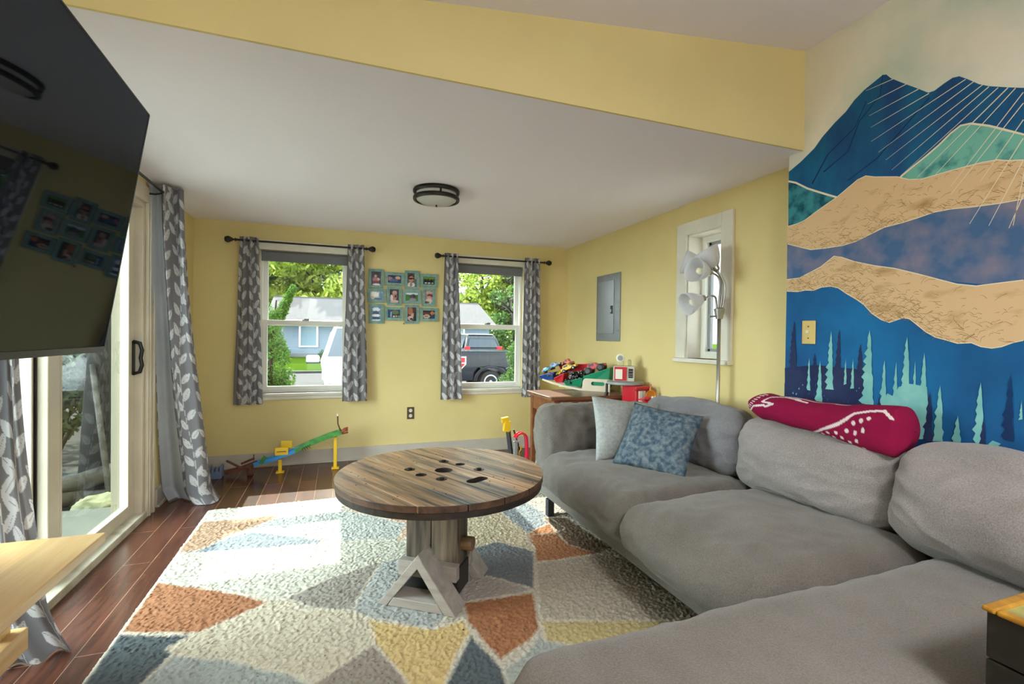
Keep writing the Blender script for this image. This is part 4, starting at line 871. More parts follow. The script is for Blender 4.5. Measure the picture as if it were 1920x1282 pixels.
for (x, y) in [tc_+rng.uniform(-1, 1, 2)*0.42 for _ in range(46)]:
    if math.hypot(x-tc_[0], y-tc_[1]) < rad-0.02 and math.hypot(x-0.5, y-2.2) > 0.2:
        mb = MB(); mb.lathe([(0.004, 0), (0.003, 0.0012)], (x, y, ztop), 7); mb.build('nail_head', m_bronze, rt)
tt_, nn_ = Vector((0.8164, -0.5774, 0)), Vector((0.5774, 0.8164, 0)); zv = Vector((0, 0, 1))
def tn_(t, n, z): return tt_*t+nn_*n+zv*z
def tbox(mb, t0, t1, n0, n1, z0, z1): mb.obox(tn_((t0+t1)/2, (n0+n1)/2, (z0+z1)/2), tt_*(t1-t0)/2, nn_*(n1-n0)/2, zv*(z1-z0)/2)
mb = MB(); tbox(mb, -1.053, -0.9275, 2.03, 2.16, 0.14, ztop-0.056); tbox(mb, -0.9245, -0.795, 2.03, 2.16, 0.14, ztop-0.056); mb.build('post', m_post, rt, bevel=0.004)
mb = MB(); tbox(mb, -1.058, -0.79, 2.025, 2.165, ZR-0.004, 0.139); mb.build('black_base', mat('black_paint', (34, 32, 31), 0.5, var=((52, 46, 42), 12, 3)), rt, bevel=0.003)
mb = MB(); tbox(mb, -1.068, -0.782, 1.982, 2.0245, 0.10, 0.17); mb.build('clamp_board', m_grey_foot, rt, bevel=0.003)
mb = MB(); tbox(mb, -1.068, -0.782, 2.166, 2.2, 0.10, 0.17); mb.build('clamp_board', m_grey_foot, rt, bevel=0.003)
def foot(n0, n1):
    mb = MB(); A_, B_, Pk = (-1.105, ZR-0.003), (-0.735, ZR-0.003), (-0.912, 0.262); th_ = 0.036
    def leg(p, q, side):
        d = np.array(q)-np.array(p); d = d/np.hypot(*d); nn = np.array([-d[1], d[0]])*side; return [p, q, tuple(np.array(q)+nn*th_), tuple(np.array(p)+nn*th_)]
    L1 = [(-1.105, ZR-0.003), (-0.912, 0.262), (-0.912, 0.262-0.06), (-1.043, ZR+0.02), (-1.06, ZR-0.003)]
    R1 = [(-0.735, ZR-0.003), (-0.888, 0.222), (-0.912, 0.262), (-0.937, 0.228), (-0.79, ZR-0.003)]
    Bt = [(-1.055, ZR-0.002), (-0.795, ZR-0.002), (-0.82, ZR+0.037), (-1.03, ZR+0.037)]
    for poly, a, b in ((L1, n0, n1), (R1, n0-0.002, n1+0.002), (Bt, n0+0.003, n1-0.003)):
        mb.prism([tn_(t, n0 if poly is not R1 else n0-0.002, z) for t, z in poly], nn_*(b-a))
    mb.build('foot', m_grey_foot, rt, bevel=0.003)
foot(1.868, 1.978); foot(2.203, 2.31)
mb = MB(); mb.lathe([(0.032, 0), (0.032, 0.05), (0.03, 0.053)], tn_(-0.796, 2.095, 0.235), 24, tt_); smooth_by_angle(mb.build('dowel', woodmat('dowel_wood', (140, 108, 76), (92, 66, 46), (0.8164, -0.5774, 0), 1.2), rt))

# ================================================================ SECTIONAL SOFA
def fabric(name, c1, c2, rib=320):
    """upholstery twill: mottled cloth with a visible fine weave"""
    m = mat(name, c1, 0.95, spec=0.15, var=(c2, 3.2, 6, 0.3, 0.75), bump=(rib, 0.35, 2)); nt = m.node_tree; N = nt.nodes; L = nt.links; b = N['Principled BSDF']
    src = b.inputs['Base Color'].links[0].from_socket
    tc = N.new('ShaderNodeTexCoord'); n = N.new('ShaderNodeTexNoise'); n.inputs['Scale'].default_value = 230; n.inputs['Detail'].default_value = 2; L.new(tc.outputs['Object'], n.inputs['Vector'])
    mr = N.new('ShaderNodeMapRange'); mr.inputs['From Min'].default_value = 0.3; mr.inputs['From Max'].default_value = 0.7; mr.inputs['To Min'].default_value = 0.80; mr.inputs['To Max'].default_value = 1.22; L.new(n.outputs['Fac'], mr.inputs['Value'])
    v = N.new('ShaderNodeVectorMath'); v.operation = 'SCALE'; L.new(src, v.inputs[0]); L.new(mr.outputs[0], v.inputs['Scale']); L.new(v.outputs[0], b.inputs['Base Color'])
    b.inputs['Sheen Weight'].default_value = 0.25; b.inputs['Sheen Roughness'].default_value = 0.5
    return m
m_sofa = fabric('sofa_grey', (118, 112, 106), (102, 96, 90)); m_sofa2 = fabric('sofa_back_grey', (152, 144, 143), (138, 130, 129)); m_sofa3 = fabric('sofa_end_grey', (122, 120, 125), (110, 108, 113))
m_chaise = fabric('chaise_grey', (124, 117, 113), (112, 105, 99))
rt = thing('sectional_sofa', 'large grey fabric sectional sofa with chaise along the mural wall', 'sofa', (1.6, 1.6, ZR))
mb = MB(); mb.box(1.315, 0.15, 0.13, 2.19, 3.06, 0.25); mb.build('base', m_sofa, rt, bevel=0.02)
mb = MB(); mb.box(0.47, 0.18, 0.13, 1.31, 1.05, 0.25); mb.build('base', m_sofa, rt, bevel=0.02)
for (x, y) in ((1.335, 2.88), (2.1, 2.95), (2.1, 0.25), (0.52, 0.95), (0.52, 0.25), (1.335, 1.12)):
    z = ZR-0.004 if x < 1.92 else 0.0
    mb = MB(); mb.box(x-0.022, y-0.022, z, x+0.022, y+0.022, 0.131); mb.build('leg', mat('dark_leg', (52, 52, 56), 0.5), rt, bevel=0.002)
def armfn(W, V): return W
softbox((1.29, 2.87, 0.16), (2.2, 3.1, 0.725), 0.085, 'arm', m_sofa, rt, n=44, puff=(0.012, 0.02, 0.012), wr=0.016, wscale=(5, 5, 5), seed=1)
softbox((2.1, 0.12, 0.16), (2.225, 2.87, 0.70), 0.05, 'back_frame', m_sofa, rt, n=16, wr=0.004, seed=2)
def creases(W, V, lo, hi):
    """puckers running down the crowned front edge of a seat cushion"""
    for i in range(len(W)):
        p = W[i]; f = max(0.0, min(1.0, (1.50-p[0])/0.26)); g = max(0.0, min(1.0, (hi-p[2])/0.02+1.0))
        k = max(0.0, mnoise.noise(Vector((p[1]*3.1, 0.7, lo*5)))+0.45)
        w = math.sin(p[1]*58+2.5*mnoise.noise(Vector((p[1]*6, p[2]*7, lo))))
        W[i, 0] += 0.0045*f*k*w*max(0.0, 1-abs(p[2]-0.33)/0.13)
        W[i, 2] += 0.0022*f*k*w*max(0.0, 1-abs(p[2]-0.43)/0.05)
    return W
def seatfn(W, V):
    fr_ = np.clip((1.36-W[:,0])/0.2, 0, 1); W[:,2] -= 0.045*fr_**1.6*np.clip((W[:,2]-0.3)/0.14, 0, 1); return creases(W, V, W[:,1].min(), 0.45)
softbox((1.225, 1.885, 0.215), (2.1, 2.872, 0.452), 0.10, 'seat_cushion', m_sofa, rt, n=54, puff=(0.03, 0.0, 0.022), wr=0.010, wscale=(4, 4, 5), seed=3, fn=seatfn)
softbox((1.20, 1.085, 0.215), (2.1, 1.895, 0.455), 0.10, 'seat_cushion', m_sofa, rt, n=54, puff=(0.035, 0.0, 0.024), wr=0.010, wscale=(4, 4, 5), seed=4, fn=seatfn)
softbox((0.365, 0.10, 0.20), (2.1, 1.095, 0.462), 0.12, 'chaise_cushion', m_chaise, rt, n=60, puff=(0.02, 0.01, 0.02), wr=0.009, wscale=(3, 3, 4), seed=5)
def backfn(amp, lean, seed, sag=0.0):
    def f(W, V):
        z = np.clip((W[:,2]-0.43)/0.4, 0, 1.1)
        front = np.clip((2.16-W[:,0])/0.2, 0, 1)
        W[:,0] += lean*z
        for i in range(len(W)):          # slumped folds running across the lower half
            p = W[i]; fold = math.sin(p[2]*30+seed+3.0*math.sin(p[1]*2.2+seed)+2.2*mnoise.noise(Vector((p[1]*3, p[2]*3, seed)))); fold = -abs(fold)**0.45+0.7
            k = max(0, mnoise.noise(Vector((p[1]*2.4+seed, p[2]*4, seed*2.0)))+0.25)
            W[i,0] += amp*fold*k*front[i]*(1.15-z[i])
            W[i,2] += 0.012*mnoise.noise(Vector((p[1]*4, seed, p[0]*6)))*z[i]-sag*z[i]*(W[i,1]-1.6)*0.1
        return W
    return f
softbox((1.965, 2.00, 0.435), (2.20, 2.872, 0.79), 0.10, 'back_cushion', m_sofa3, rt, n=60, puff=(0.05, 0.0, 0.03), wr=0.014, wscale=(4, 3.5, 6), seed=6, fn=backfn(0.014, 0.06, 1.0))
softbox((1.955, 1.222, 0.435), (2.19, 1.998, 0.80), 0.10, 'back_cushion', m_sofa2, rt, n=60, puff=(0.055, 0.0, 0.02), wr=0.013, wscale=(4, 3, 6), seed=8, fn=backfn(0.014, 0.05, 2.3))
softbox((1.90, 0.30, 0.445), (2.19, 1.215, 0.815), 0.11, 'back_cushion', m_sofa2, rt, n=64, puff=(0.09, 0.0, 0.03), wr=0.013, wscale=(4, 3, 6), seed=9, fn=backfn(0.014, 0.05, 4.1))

# scatter cushions
m_linen = mat('grey_linen', (172, 176, 174), 0.95, spec=0.1, var=((156, 160, 160), 60, 2), bump=(260, 0.4), stretch=(1, 1, 1))
o = pillow([(1.455, 2.50, 0.462), (2.0, 2.52, 0.45), (2.055, 2.70, 0.757), (1.535, 2.70, 0.832)], 0.15, 'throw_pillow', m_linen, seed=3, wr=0.006); tag(o, 'pale grey linen cushion leaning against the sofa arm', 'cushion')
m_tie = mat('blue_velvet', (54, 76, 94), 0.85, spec=0.3, var=((122, 130, 134), 38, 12, 0.38, 0.72), bump=(60, 0.5))
o = pillow([(1.505, 2.40, 0.475), (1.735, 2.055, 0.458), (1.966, 2.18, 0.76), (1.742, 2.53, 0.80)], 0.13, 'throw_pillow', m_tie, seed=5, wr=0.007); tag(o, 'mottled blue velvet cushion propped in front of the pale grey cushion', 'cushion')

# rolled maroon throw
ns, nt_ = 230, 150; s = np.linspace(0, 1, ns)[None, :]; ph = np.linspace(0, 2*PI, nt_, endpoint=False)[:, None]
prof = np.clip(np.minimum(s/0.16, (1-s)/0.045), 0, 1)**0.5
rx = (0.092+0.01*np.sin(s*5))*prof+0.002; rz = (0.058+0.022*s+0.008*np.sin(s*7+1))*prof+0.002
cx = 2.10-0.02*s+0*ph; cyv = 1.985-0.80*s+0*ph; czv = 0.856+0.0*s+0*ph
front = np.clip(np.sin(ph), 0, 1)
Px = cx-rx*np.sin(ph)-0.045*s*np.clip(-np.cos(ph), 0, 1)*front; Pz = czv+rz*np.cos(ph)-0.05*s**1.3*np.clip(-np.cos(ph)+0.35, 0, 1.35)*front
nzf = np.array([[nz((a*0.8*5, math.cos(b)*0.5, math.sin(b)*0.5), 1.6) for a in s[0, ::4]] for b in ph[::4, 0]]); nzf = np.kron(nzf, np.ones((4, 4)))[:nt_, :ns]
k_ = 7; nzf = sum(np.roll(nzf, i, 0) for i in range(-3, 4))/k_; nzf = sum(np.roll(nzf, i, 1) for i in range(-3, 4))/k_
Px = Px-0.018*nzf*np.sin(ph)*prof; Pz = Pz+0.010*nzf*np.cos(ph)*prof
S_, W_ = np.broadcast_to(s, (nt_, ns)), np.broadcast_to(ph/2.55, (nt_, ns))
red, wht = np.array(lin((136, 16, 62))), np.array(lin((226, 210, 212))); col = np.ones((nt_, ns, 3))*red
def draw(P, w_):
    A_ = 0.8; B_ = 0.20
    d = segdist(S_*A_, W_*B_, [(a*A_, b*B_) for a, b in P], closed=False); col[d < w_] = wht
draw([(.015,.3),(.055,.9),(.13,.58),(.217,.5),(.233,.53),(.294,.43),(.194,.40),(.233,.2),(.34,.14),(.467,.17)], 0.0055)
draw([(.26,.06),(.31,.03),(.42,.06),(.70,.07)], 0.003); draw([(.30,.08),(.36,.07),(.42,.13)], 0.003)
draw([(.54,1.0),(.617,.76),(.70,.6),(.74,.5),(.772,.38),(.839,.3),(.905,.27),(.95,.4)], 0.0055)
for k in range(8): draw([(.05+.014*k, .62-.07*k), (.085+.014*k, .66-.075*k)], 0.0032)
for (a, b) in ((.60,.93),(.63,.98),(.64,.82),(.67,.90),(.69,.76),(.72,.83),(.745,.68),(.76,.88),(.775,.55),(.79,.68),(.80,.8),(.815,.5),(.83,.62),(.83,.92),(.70,1.0),(.78,1.02),(.85,.45)): draw([(a, b), (a+0.004, b)], 0.0065)
o = gridmesh(np.stack([Px, cyv, Pz], -1).transpose(1, 0, 2), 'throw_blanket', colmat('fleece', 0.95, bump=(300, 0.3)), None, col.transpose(1, 0, 2), wrap_u=True); tag(o, 'rolled maroon fleece blanket with white lines on top of sofa back', 'blanket')

# ornate box near the camera
rt = thing('decorative_box', 'dark marbled box with gold-rimmed lid on the chaise end', 'box', (1.33, 0.37, 0.468))
m_marb = mat('dark_marbled', (30, 28, 21), 0.35, var=((70, 64, 48), 11, 9, 0.52, 0.8), coat=0.1); m_gold = mat('gilt_frame', (206, 152, 52), 0.35, metal=0.3, var=((170, 116, 36), 30, 3))
bx0, bx1, by0, by1 = 1.160, 1.50, 0.20, 0.545
mb = MB(); mb.box(bx0+0.006, by0+0.006, 0.468, bx1-0.006, by1-0.006, 0.60); mb.build('box_body', m_marb, rt, bevel=0.003)
mb = MB(); mb.box(bx0+0.006, by0+0.006, 0.603, bx1-0.006, by1-0.006, 0.692); lid = mb.build('lid', m_marb, rt, bevel=0.003)
mb = MB(); w = 0.022; zt = 0.700
for (a, b, c, d) in ((bx0, by0, bx1, by0+w), (bx0, by1-w, bx1, by1), (bx0, by0+w, bx0+w, by1-w), (bx1-w, by0+w, bx1, by1-w)): mb.box(a, b, 0.690, c, d, zt)
mb.build('gilt_rim', m_gold, lid, bevel=0.004)
mb = MB(); mb.box(bx0+w, by0+w, 0.688, bx1-w, by1-w, 0.694); mb.build('lid_panel', mat('painted_panel', (172, 164, 96), 0.35, var=((92, 96, 60), 12, 6, 0.5, 0.7)), lid)
# ================================================================ DESK AND TOYS IN THE CORNER
m_desk = woodmat('walnut_top', (142, 98, 72), (104, 66, 48), (1, 0, 0), 0.8, 0.35, coat=0.3, bumps=0.1); m_desk2 = woodmat('walnut_side', (140, 84, 48), (104, 60, 34), (1, 0, 0), 0.8, 0.45, bumps=0.1)
ZD = 0.72
rt = thing('side_desk', 'brown wooden desk in the room corner behind the sofa arm', 'desk', (1.98, 3.72, 0))
mb = MB(); mb.box(1.605, 3.46, ZD-0.028, 2.39, 3.99, ZD); mb.build('desktop', m_desk, rt, bevel=0.004)
mb = MB(); mb.box(1.66, 3.49, ZD-0.15, 2.34, 3.51, ZD-0.028); mb.box(1.66, 3.95, ZD-0.15, 2.34, 3.97, ZD-0.028); mb.box(1.645, 3.52, ZD-0.15, 1.66, 3.94, ZD-0.028); mb.build('apron', m_desk2, rt, bevel=0.003)
for (x, y) in ((1.64, 3.485), (2.32, 3.485), (1.64, 3.935), (2.32, 3.935)):
    mb = MB(); mb.box(x, y, 0, x+0.045, y+0.045, ZD-0.028); mb.build('leg', m_desk2, rt, bevel=0.003)

def lthing(name, label, cat, group=None):
    o = thing(name, label, cat, (0, 0, 0), group); return o
def place(o, loc, rz=0.0, rx=0.0, ry=0.0): o.location = loc; o.rotation_euler = (rx, ry, rz); return o
def plastic(name, c, r=0.35): return mat(name, c, r, spec=0.5)
p_red, p_blue, p_grn, p_yel, p_org, p_blk = plastic('red_plastic', (196, 34, 48)), plastic('blue_plastic', (24, 70, 150)), plastic('green_plastic', (0, 132, 92)), plastic('yellow_plastic', (236, 190, 36)), plastic('orange_plastic', (222, 92, 38)), plastic('black_toy_plastic', (26, 26, 28))
p_wht, p_gry, p_tea, p_pnk = plastic('white_plastic', (232, 228, 216)), plastic('grey_plastic', (150, 152, 152)), plastic('turquoise_plastic', (64, 170, 196)), plastic('pink_plastic', (226, 70, 84))
m_mdf = mat('cream_laminate', (222, 206, 180), 0.45, var=((212, 196, 170), 8, 3))
# organiser frame: a = along the visible board (towards the camera), b = into the corner
oa = Vector((0.69, -0.72, 0)).normalized(); ob = Vector((0.72, 0.69, 0)).normalized(); O0 = Vector((1.815, 4.125, 0))
def op(s, b, z): return O0+oa*s+ob*b+zv*z
rt = thing('toy_organizer', 'cream wooden toy bin rack with handle slot on the corner desk', 'toy rack', op(0.33, 0.09, ZD))
prof = [(0.0, ZD+0.075), (0.1, ZD+0.045), (0.22, ZD+0.02), (0.36, ZD+0.002), (0.42, ZD+0.001), (0.645, ZD+0.001), (0.645, ZD+0.112), (0.42, ZD+0.112), (0.405, ZD+0.105), (0.395, ZD+0.085), (0.39, ZD+0.018), (0.3, ZD+0.028), (0.2, ZD+0.045), (0.1, ZD+0.066), (0.0, ZD+0.09)]
mb = MB(); mb.prism([op(s_, 0, z) for s_, z in prof], ob*0.014); fr_ = mb.build('side_board', m_mdf, rt)
boolean_cut(fr_, [MB().prism([op(0.535+0.045*math.copysign(1, math.cos(w))+0.017*math.cos(w), -0.05, ZD+0.07+0.017*math.sin(w)) for w in [2*PI*(i+0.5)/24 for i in range(24)]], ob*0.2)])
mb = MB(); mb.prism([op(s_, 0.165, z) for s_, z in [(0.3, ZD+0.001), (0.645, ZD+0.001), (0.645, ZD+0.112), (0.3, ZD+0.112)]], ob*0.014); mb.build('side_board', m_mdf, rt)
mb = MB()
for s_, z in ((0.62, 0.02), (0.42, 0.03)): mb.tube([op(s_, 0.0, ZD+z), op(s_, 0.17, ZD+z)], 0.006, 8)
mb.build('dowel', m_mdf, rt)
def bin_(s0, s1, b0, b1, zb, zf0, zf1, m, label, t=0.004):
    """open tub whose rim climbs from zf0 (left) to zf1 (right)"""
    mb = MB(); ins = 0.012
    lo = [op(s0+ins, b0+ins, zb), op(s1-ins, b0+ins, zb), op(s1-ins, b1-ins, zb), op(s0+ins, b1-ins, zb)]
    hi = [op(s0, b0, zf0), op(s1, b0, zf1), op(s1, b1, zf1), op(s0, b1, zf0)]
    li = [op(s0+ins+t, b0+ins+t, zb+t), op(s1-ins-t, b0+ins+t, zb+t), op(s1-ins-t, b1-ins-t, zb+t), op(s0+ins+t, b1-ins-t, zb+t)]
    hi2 = [op(s0+t, b0+t, zf0), op(s1-t, b0+t, zf1), op(s1-t, b1-t, zf1), op(s0+t, b1-t, zf0)]
    hr = [op(s0-0.006, b0-0.006, zf0), op(s1+0.006, b0-0.006, zf1), op(s1+0.006, b1+0.006, zf1), op(s0-0.006, b1+0.006, zf0)]
    vs = lo+hi+li+hi2+hr+[q-zv*0.004 for q in hr]; fs = [(3,2,1,0), (8,9,10,11)]
    for i in range(4):
        j = (i+1) % 4; fs += [(i, j, 20+j, 20+i), (20+i, 20+j, 16+j, 16+i), (16+i, 16+j, 12+j, 12+i), (12+i, 12+j, 8+j, 8+i)]
    mb.add(vs, fs); return tag(mb.build('toy_bin', m), label, 'bin', 'plastic bins of the toy rack')
bin_(-0.03, 0.105, 0.016, 0.155, ZD+0.08, ZD+0.115, ZD+0.155, p_blue, 'blue toy bin at the low curtain end of the rack')
bin_(0.118, 0.205, 0.016, 0.155, ZD+0.06, ZD+0.10, ZD+0.15, p_red, 'red toy bin between the blue and green bins')
bin_(0.218, 0.385, 0.016, 0.155, ZD+0.035, ZD+0.075, ZD+0.115, p_grn, 'green toy bin filled with small black cars')
bin_(0.40, 0.635, 0.016, 0.155, ZD+0.03, ZD+0.13, ZD+0.215, p_grn, 'tall green toy bin under the red monster truck')
bin_(0.10, 0.39, 0.19, 0.25, ZD+0.16, ZD+0.215, ZD+0.235, p_red, 'red toy bin at the rear against the wall corner')
mb = MB(); mb.prism([op(s_, 0.185, z) for s_, z in [(0.10, ZD+0.001), (0.38, ZD+0.001), (0.38, ZD+0.159), (0.10, ZD+0.159)]], ob*0.06); mb.build('rear_shelf', m_mdf, rt)
def toycar(label, cat, mbody, mcab, L_, W_, H_, wr_, loc, rz, tilt=0.0, mwheel=None, mhub=None, big=False, rx=0.0):
    o = lthing('toy_car' if not big else 'toy_monster_truck', label, cat, 'toy cars in the bins'); z0 = wr_*1.1
    mb = MB(); pf = [(-L_/2, z0), (L_/2, z0), (L_/2, z0+H_*0.4), (L_*0.2, z0+H_*0.48), (L_*0.05, z0+H_), (-L_*0.28, z0+H_), (-L_*0.36, z0+H_*0.5), (-L_/2, z0+H_*0.5)]
    mb.prism([(x, -W_/2, z) for x, z in pf], (0, W_, 0)); mb.build('body', mbody, o, bevel=0.003)
    mb = MB(); mb.box(-L_*0.25, -W_/2-0.001, z0+H_*0.56, L_*0.02, W_/2+0.001, z0+H_*0.88); mb.box(-L_*0.48, -W_*0.3, z0+H_*0.5, -L_*0.37, W_*0.3, z0+H_*0.62); mb.build('windows', mcab, o)
    for sx_ in (-0.3, 0.3):
        for sy_ in (-1, 1):
            mb = MB(); mb.lathe([(wr_*0.6, -0.008 if not big else -0.016), (wr_, -0.006 if not big else -0.012), (wr_, 0.006 if not big else 0.012), (wr_*0.6, 0.008 if not big else 0.016)], (L_*sx_, sy_*(W_/2+(0.012 if big else 0.0)), wr_), 16, (0, sy_, 0)); wq = mb.build('wheel', mwheel or p_blk, o)
            if mhub: mb = MB(); mb.lathe([(wr_*0.45, 0.0), (wr_*0.3, 0.018 if big else 0.009)], (L_*sx_, sy_*(W_/2+(0.004 if big else 0.0)), wr_), 12, (0, sy_, 0)); mb.build('wheel_hub', mhub, wq)
    return place(o, loc, rz, rx, tilt)
ra = math.atan2(oa.y, oa.x)
toycar('red monster truck with big black wheels on the green bin', 'toy truck', p_red, p_blk, 0.20, 0.075, 0.055, 0.034, op(0.505, 0.075, ZD+0.165), ra, -0.34, p_blk, p_pnk, True)
toycar('yellow toy truck nose-up over the red bin', 'toy truck', p_yel, p_blk, 0.16, 0.06, 0.05, 0.018, op(0.235, 0.12, ZD+0.165), ra, -0.42, p_blk, p_wht)
toycar('turquoise toy car on the blue bin', 'toy car', p_tea, p_wht, 0.11, 0.05, 0.035, 0.013, op(0.045, 0.05, ZD+0.155), ra, -0.5)
toycar('blue and white toy van behind the turquoise car', 'toy car', plastic('pale_blue_plastic', (150, 170, 210)), p_blue, 0.12, 0.055, 0.04, 0.013, op(0.095, 0.125, ZD+0.19), ra, -0.5)
toycar('orange toy tractor at the top of the rack by the wall', 'toy tractor', p_org, p_blk, 0.10, 0.06, 0.055, 0.02, op(0.19, 0.215, ZD+0.20), ra, -0.2)
toycar('small yellow toy car low in the red bin', 'toy car', p_yel, p_blk, 0.065, 0.034, 0.024, 0.01, op(0.165, 0.04, ZD+0.13), ra+0.2, -0.4)
toycar('dark purple toy car low in the blue bin', 'toy car', plastic('purple_plastic', (70, 44, 90)), p_gry, 0.07, 0.036, 0.026, 0.01, op(0.075, 0.03, ZD+0.115), ra, -0.3)
k = 0
proto = toycar('small black toy car heaped in the green bin', 'toy car', p_blk, p_gry, 0.062, 0.034, 0.024, 0.011, op(0.30, 0.08, ZD+0.09), ra, -0.3, p_blk, p_wht); proto['group'] = 'black cars heaped in the green bin'
for i in range(15):
    c = proto.copy(); C.objects.link(c)
    for ch in list(proto.children):
        cc = ch.copy(); C.objects.link(cc); cc.parent = c
        for g2 in list(ch.children):
            c3 = g2.copy(); C.objects.link(c3); c3.parent = cc
    lay = i//6; s_ = 0.245+0.035*(i % 4)+0.01*lay+0.02*lay*(i % 2); place(c, op(s_+0.02*lay, 0.045+0.035*((i//2) % 3), ZD+0.068+0.032*lay+0.20*(s_-0.245)), ra+rng.uniform(-1.2, 1.2), rng.uniform(-0.6, 0.6), rng.uniform(-0.9, 0.3))

# toy kitchen with a toy microwave, pan and figure
rt = thing('toy_kitchen', 'small red play kitchen with grey round counter and white door', 'toy kitchen', (2.26, 3.36, 0))
mb = MB(); mb.box(2.215, 3.20, 0.0, 2.345, 3.40, 0.818); body = mb.build('cabinet', p_red, rt, bevel=0.008)
mb = MB(); mb.box(2.238, 3.192, 0.60, 2.302, 3.2, 0.785); dd = mb.build('cabinet_door', p_wht, rt, bevel=0.003)
mb = MB(); mb.box(2.268, 3.189, 0.60, 2.272, 3.193, 0.785); mb.box(2.238, 3.189, 0.69, 2.302, 3.193, 0.695); mb.build('door_grooves', p_gry, dd)
mb = MB(); mb.box(2.208, 3.190, 0.785, 2.35, 3.21, 0.80); mb.build('cornice', plastic('dark_red_plastic', (150, 24, 40)), rt, bevel=0.003)
mb = MB(); mb.lathe([(0.138, 0), (0.15, 0.006), (0.15, 0.022), (0.142, 0.027)], (2.245, 3.40, 0.818), 40); smooth_by_angle(mb.build('countertop', p_gry, rt))
for (x, y) in ((2.115, 3.475), (2.155, 3.535)):
    mb = MB(); mb.tube([(x, y, ZD+0.012), (x, y, 0.818)], 0.009, 10); mb.lathe([(0.004, 0), (0.016, 0.006), (0.016, 0.02), (0.006, 0.026)], (x, y, ZD), 12); mb.build('leg', p_blk, rt)
ZC = 0.8455
rt = thing('toy_microwave', 'toy microwave with red door standing on the grey toy counter', 'toy microwave', (2.24, 3.40, ZC))
mb = MB(); mx0, mx1, my0, my1 = 2.125, 2.335, 3.36, 3.50
c_, s_ = math.cos(-0.5), math.sin(-0.5); mcx, mcy = 2.235, 3.405
u_ = Vector((c_, s_, 0)); v_ = Vector((-s_, c_, 0)); mc = Vector((mcx, mcy, 0))
u_ = Vector((0.55, 0.835, 0)).normalized()*1.0; v_ = Vector((0.835, -0.55, 0)).normalized()
# front faces camera-left (-v side is the front), u runs along the depth
def mp(a, b, z): return mc+Vector((0.80, -0.60, 0))*a+Vector((0.60, 0.80, 0))*b+zv*z
A2, B2 = Vector((0.80, -0.60, 0)), Vector((0.60, 0.80, 0))
def mbox(mb, a0, a1, b0, b1, z0, z1): mb.obox(mp((a0+a1)/2, (b0+b1)/2, (z0+z1)/2), A2*(a1-a0)/2, B2*(b1-b0)/2, zv*(z1-z0)/2)
A2, B2 = Vector((0.84, -0.54, 0)), Vector((0.54, 0.84, 0))
def mp(a, b, z): return mc+A2*a+B2*b+zv*z
mb = MB(); mbox(mb, -0.085, 0.085, -0.055, 0.075, ZC, ZC+0.125); mw = mb.build('casing', plastic('oatmeal_plastic', (200, 196, 186)), rt, bevel=0.008)
mb = MB(); mbox(mb, -0.078, 0.022, -0.064, -0.055, ZC+0.008, ZC+0.118); dd = mb.build('oven_door', p_red, rt, bevel=0.003)
mb = MB(); mbox(mb, -0.068, -0.012, -0.066, -0.064, ZC+0.02, ZC+0.10); mb.build('door_window', p_wht, dd)
mb = MB(); mbox(mb, 0.036, 0.072, -0.058, -0.055, ZC+0.03, ZC+0.105); kp = mb.build('keypad', p_blk, rt, bevel=0.001)
for a in (0.044, 0.054, 0.064):
    for z in (0.045, 0.062, 0.085): mb = MB(); mbox(mb, a-0.003, a+0.003, -0.0595, -0.058, ZC+z-0.004, ZC+z+0.004); mb.build('key', p_gry, kp)
mb = MB(); mbox(mb, -0.05, 0.0, -0.01, 0.03, ZC+0.125, ZC+0.165); mb.build('top_block', plastic('olive_plastic', (196, 188, 140)), rt, bevel=0.006)
mb = MB(); mbox(mb, 0.03, 0.06, 0.0, 0.04, ZC+0.125, ZC+0.175); mb.build('top_block', plastic('khaki_plastic', (178, 170, 122)), rt, bevel=0.006)
mb = MB(); mb.lathe([(0.03, 0), (0.034, 0.006), (0.034, 0.02), (0.026, 0.024)], mp(-0.03, -0.008, ZC+0.19), 24, -B2); hq = mb.build('dial', p_wht, rt)
mb = MB(); mb.lathe([(0.022, 0), (0.022, 0.003)], mp(-0.03, -0.032, ZC+0.19), 20, -B2); mb.build('dial_face', p_gry, hq)
mb = MB(); mb.box(2.27, 3.11, 0.66, 2.38, 3.2, 0.7055); mb.build('side_shelf', p_red, rt, bevel=0.004)
rt = thing('toy_pan', 'orange toy frying pan standing upright beside the red toy kitchen', 'toy pan', (2.33, 3.16, 0.66))
mb = MB(); pc = Vector((2.325, 3.165, 0.751)); ax = Vector((-0.2, -0.98, 0)).normalized(); mb.lathe([(0.034, 0), (0.042, 0.004), (0.044, 0.012), (0.038, 0.013), (0.033, 0.006)], pc, 28, ax); smooth_by_angle(mb.build('pan_bowl', plastic('amber_plastic', (206, 128, 30)), rt))
mb = MB(); mb.tube([pc+zv*0.04, pc+zv*0.09], [0.008, 0.006], 8); mb.build('handle', plastic('amber_dark_plastic', (186, 104, 26)), rt)
rt = thing('toy_figure', 'small red and white toy figure lying on the sofa arm end', 'toy figure', (2.16, 3.0, 0.735))
zA = 0.752
mb = MB(); mb.lathe([(0.004, 0), (0.018, 0.01), (0.022, 0.03), (0.014, 0.05), (0.006, 0.055)], (2.14, 2.99, zA), 14, (1, -0.2, 0)); mb.build('torso', p_red, rt, smooth=True)
mb = MB(); mb.lathe([(0.003, -0.016), (0.014, -0.008), (0.016, 0.002), (0.012, 0.012), (0.003, 0.017)], (2.205, 2.975, zA+0.002), 14); mb.build('head', p_wht, rt, smooth=True)
for dy in (-0.012, 0.012): mb = MB(); mb.tube([(2.14, 2.99+dy, zA), (2.11, 2.995+dy*1.8, zA-0.008)], [0.008, 0.006], 8); mb.build('leg', p_pnk, rt)

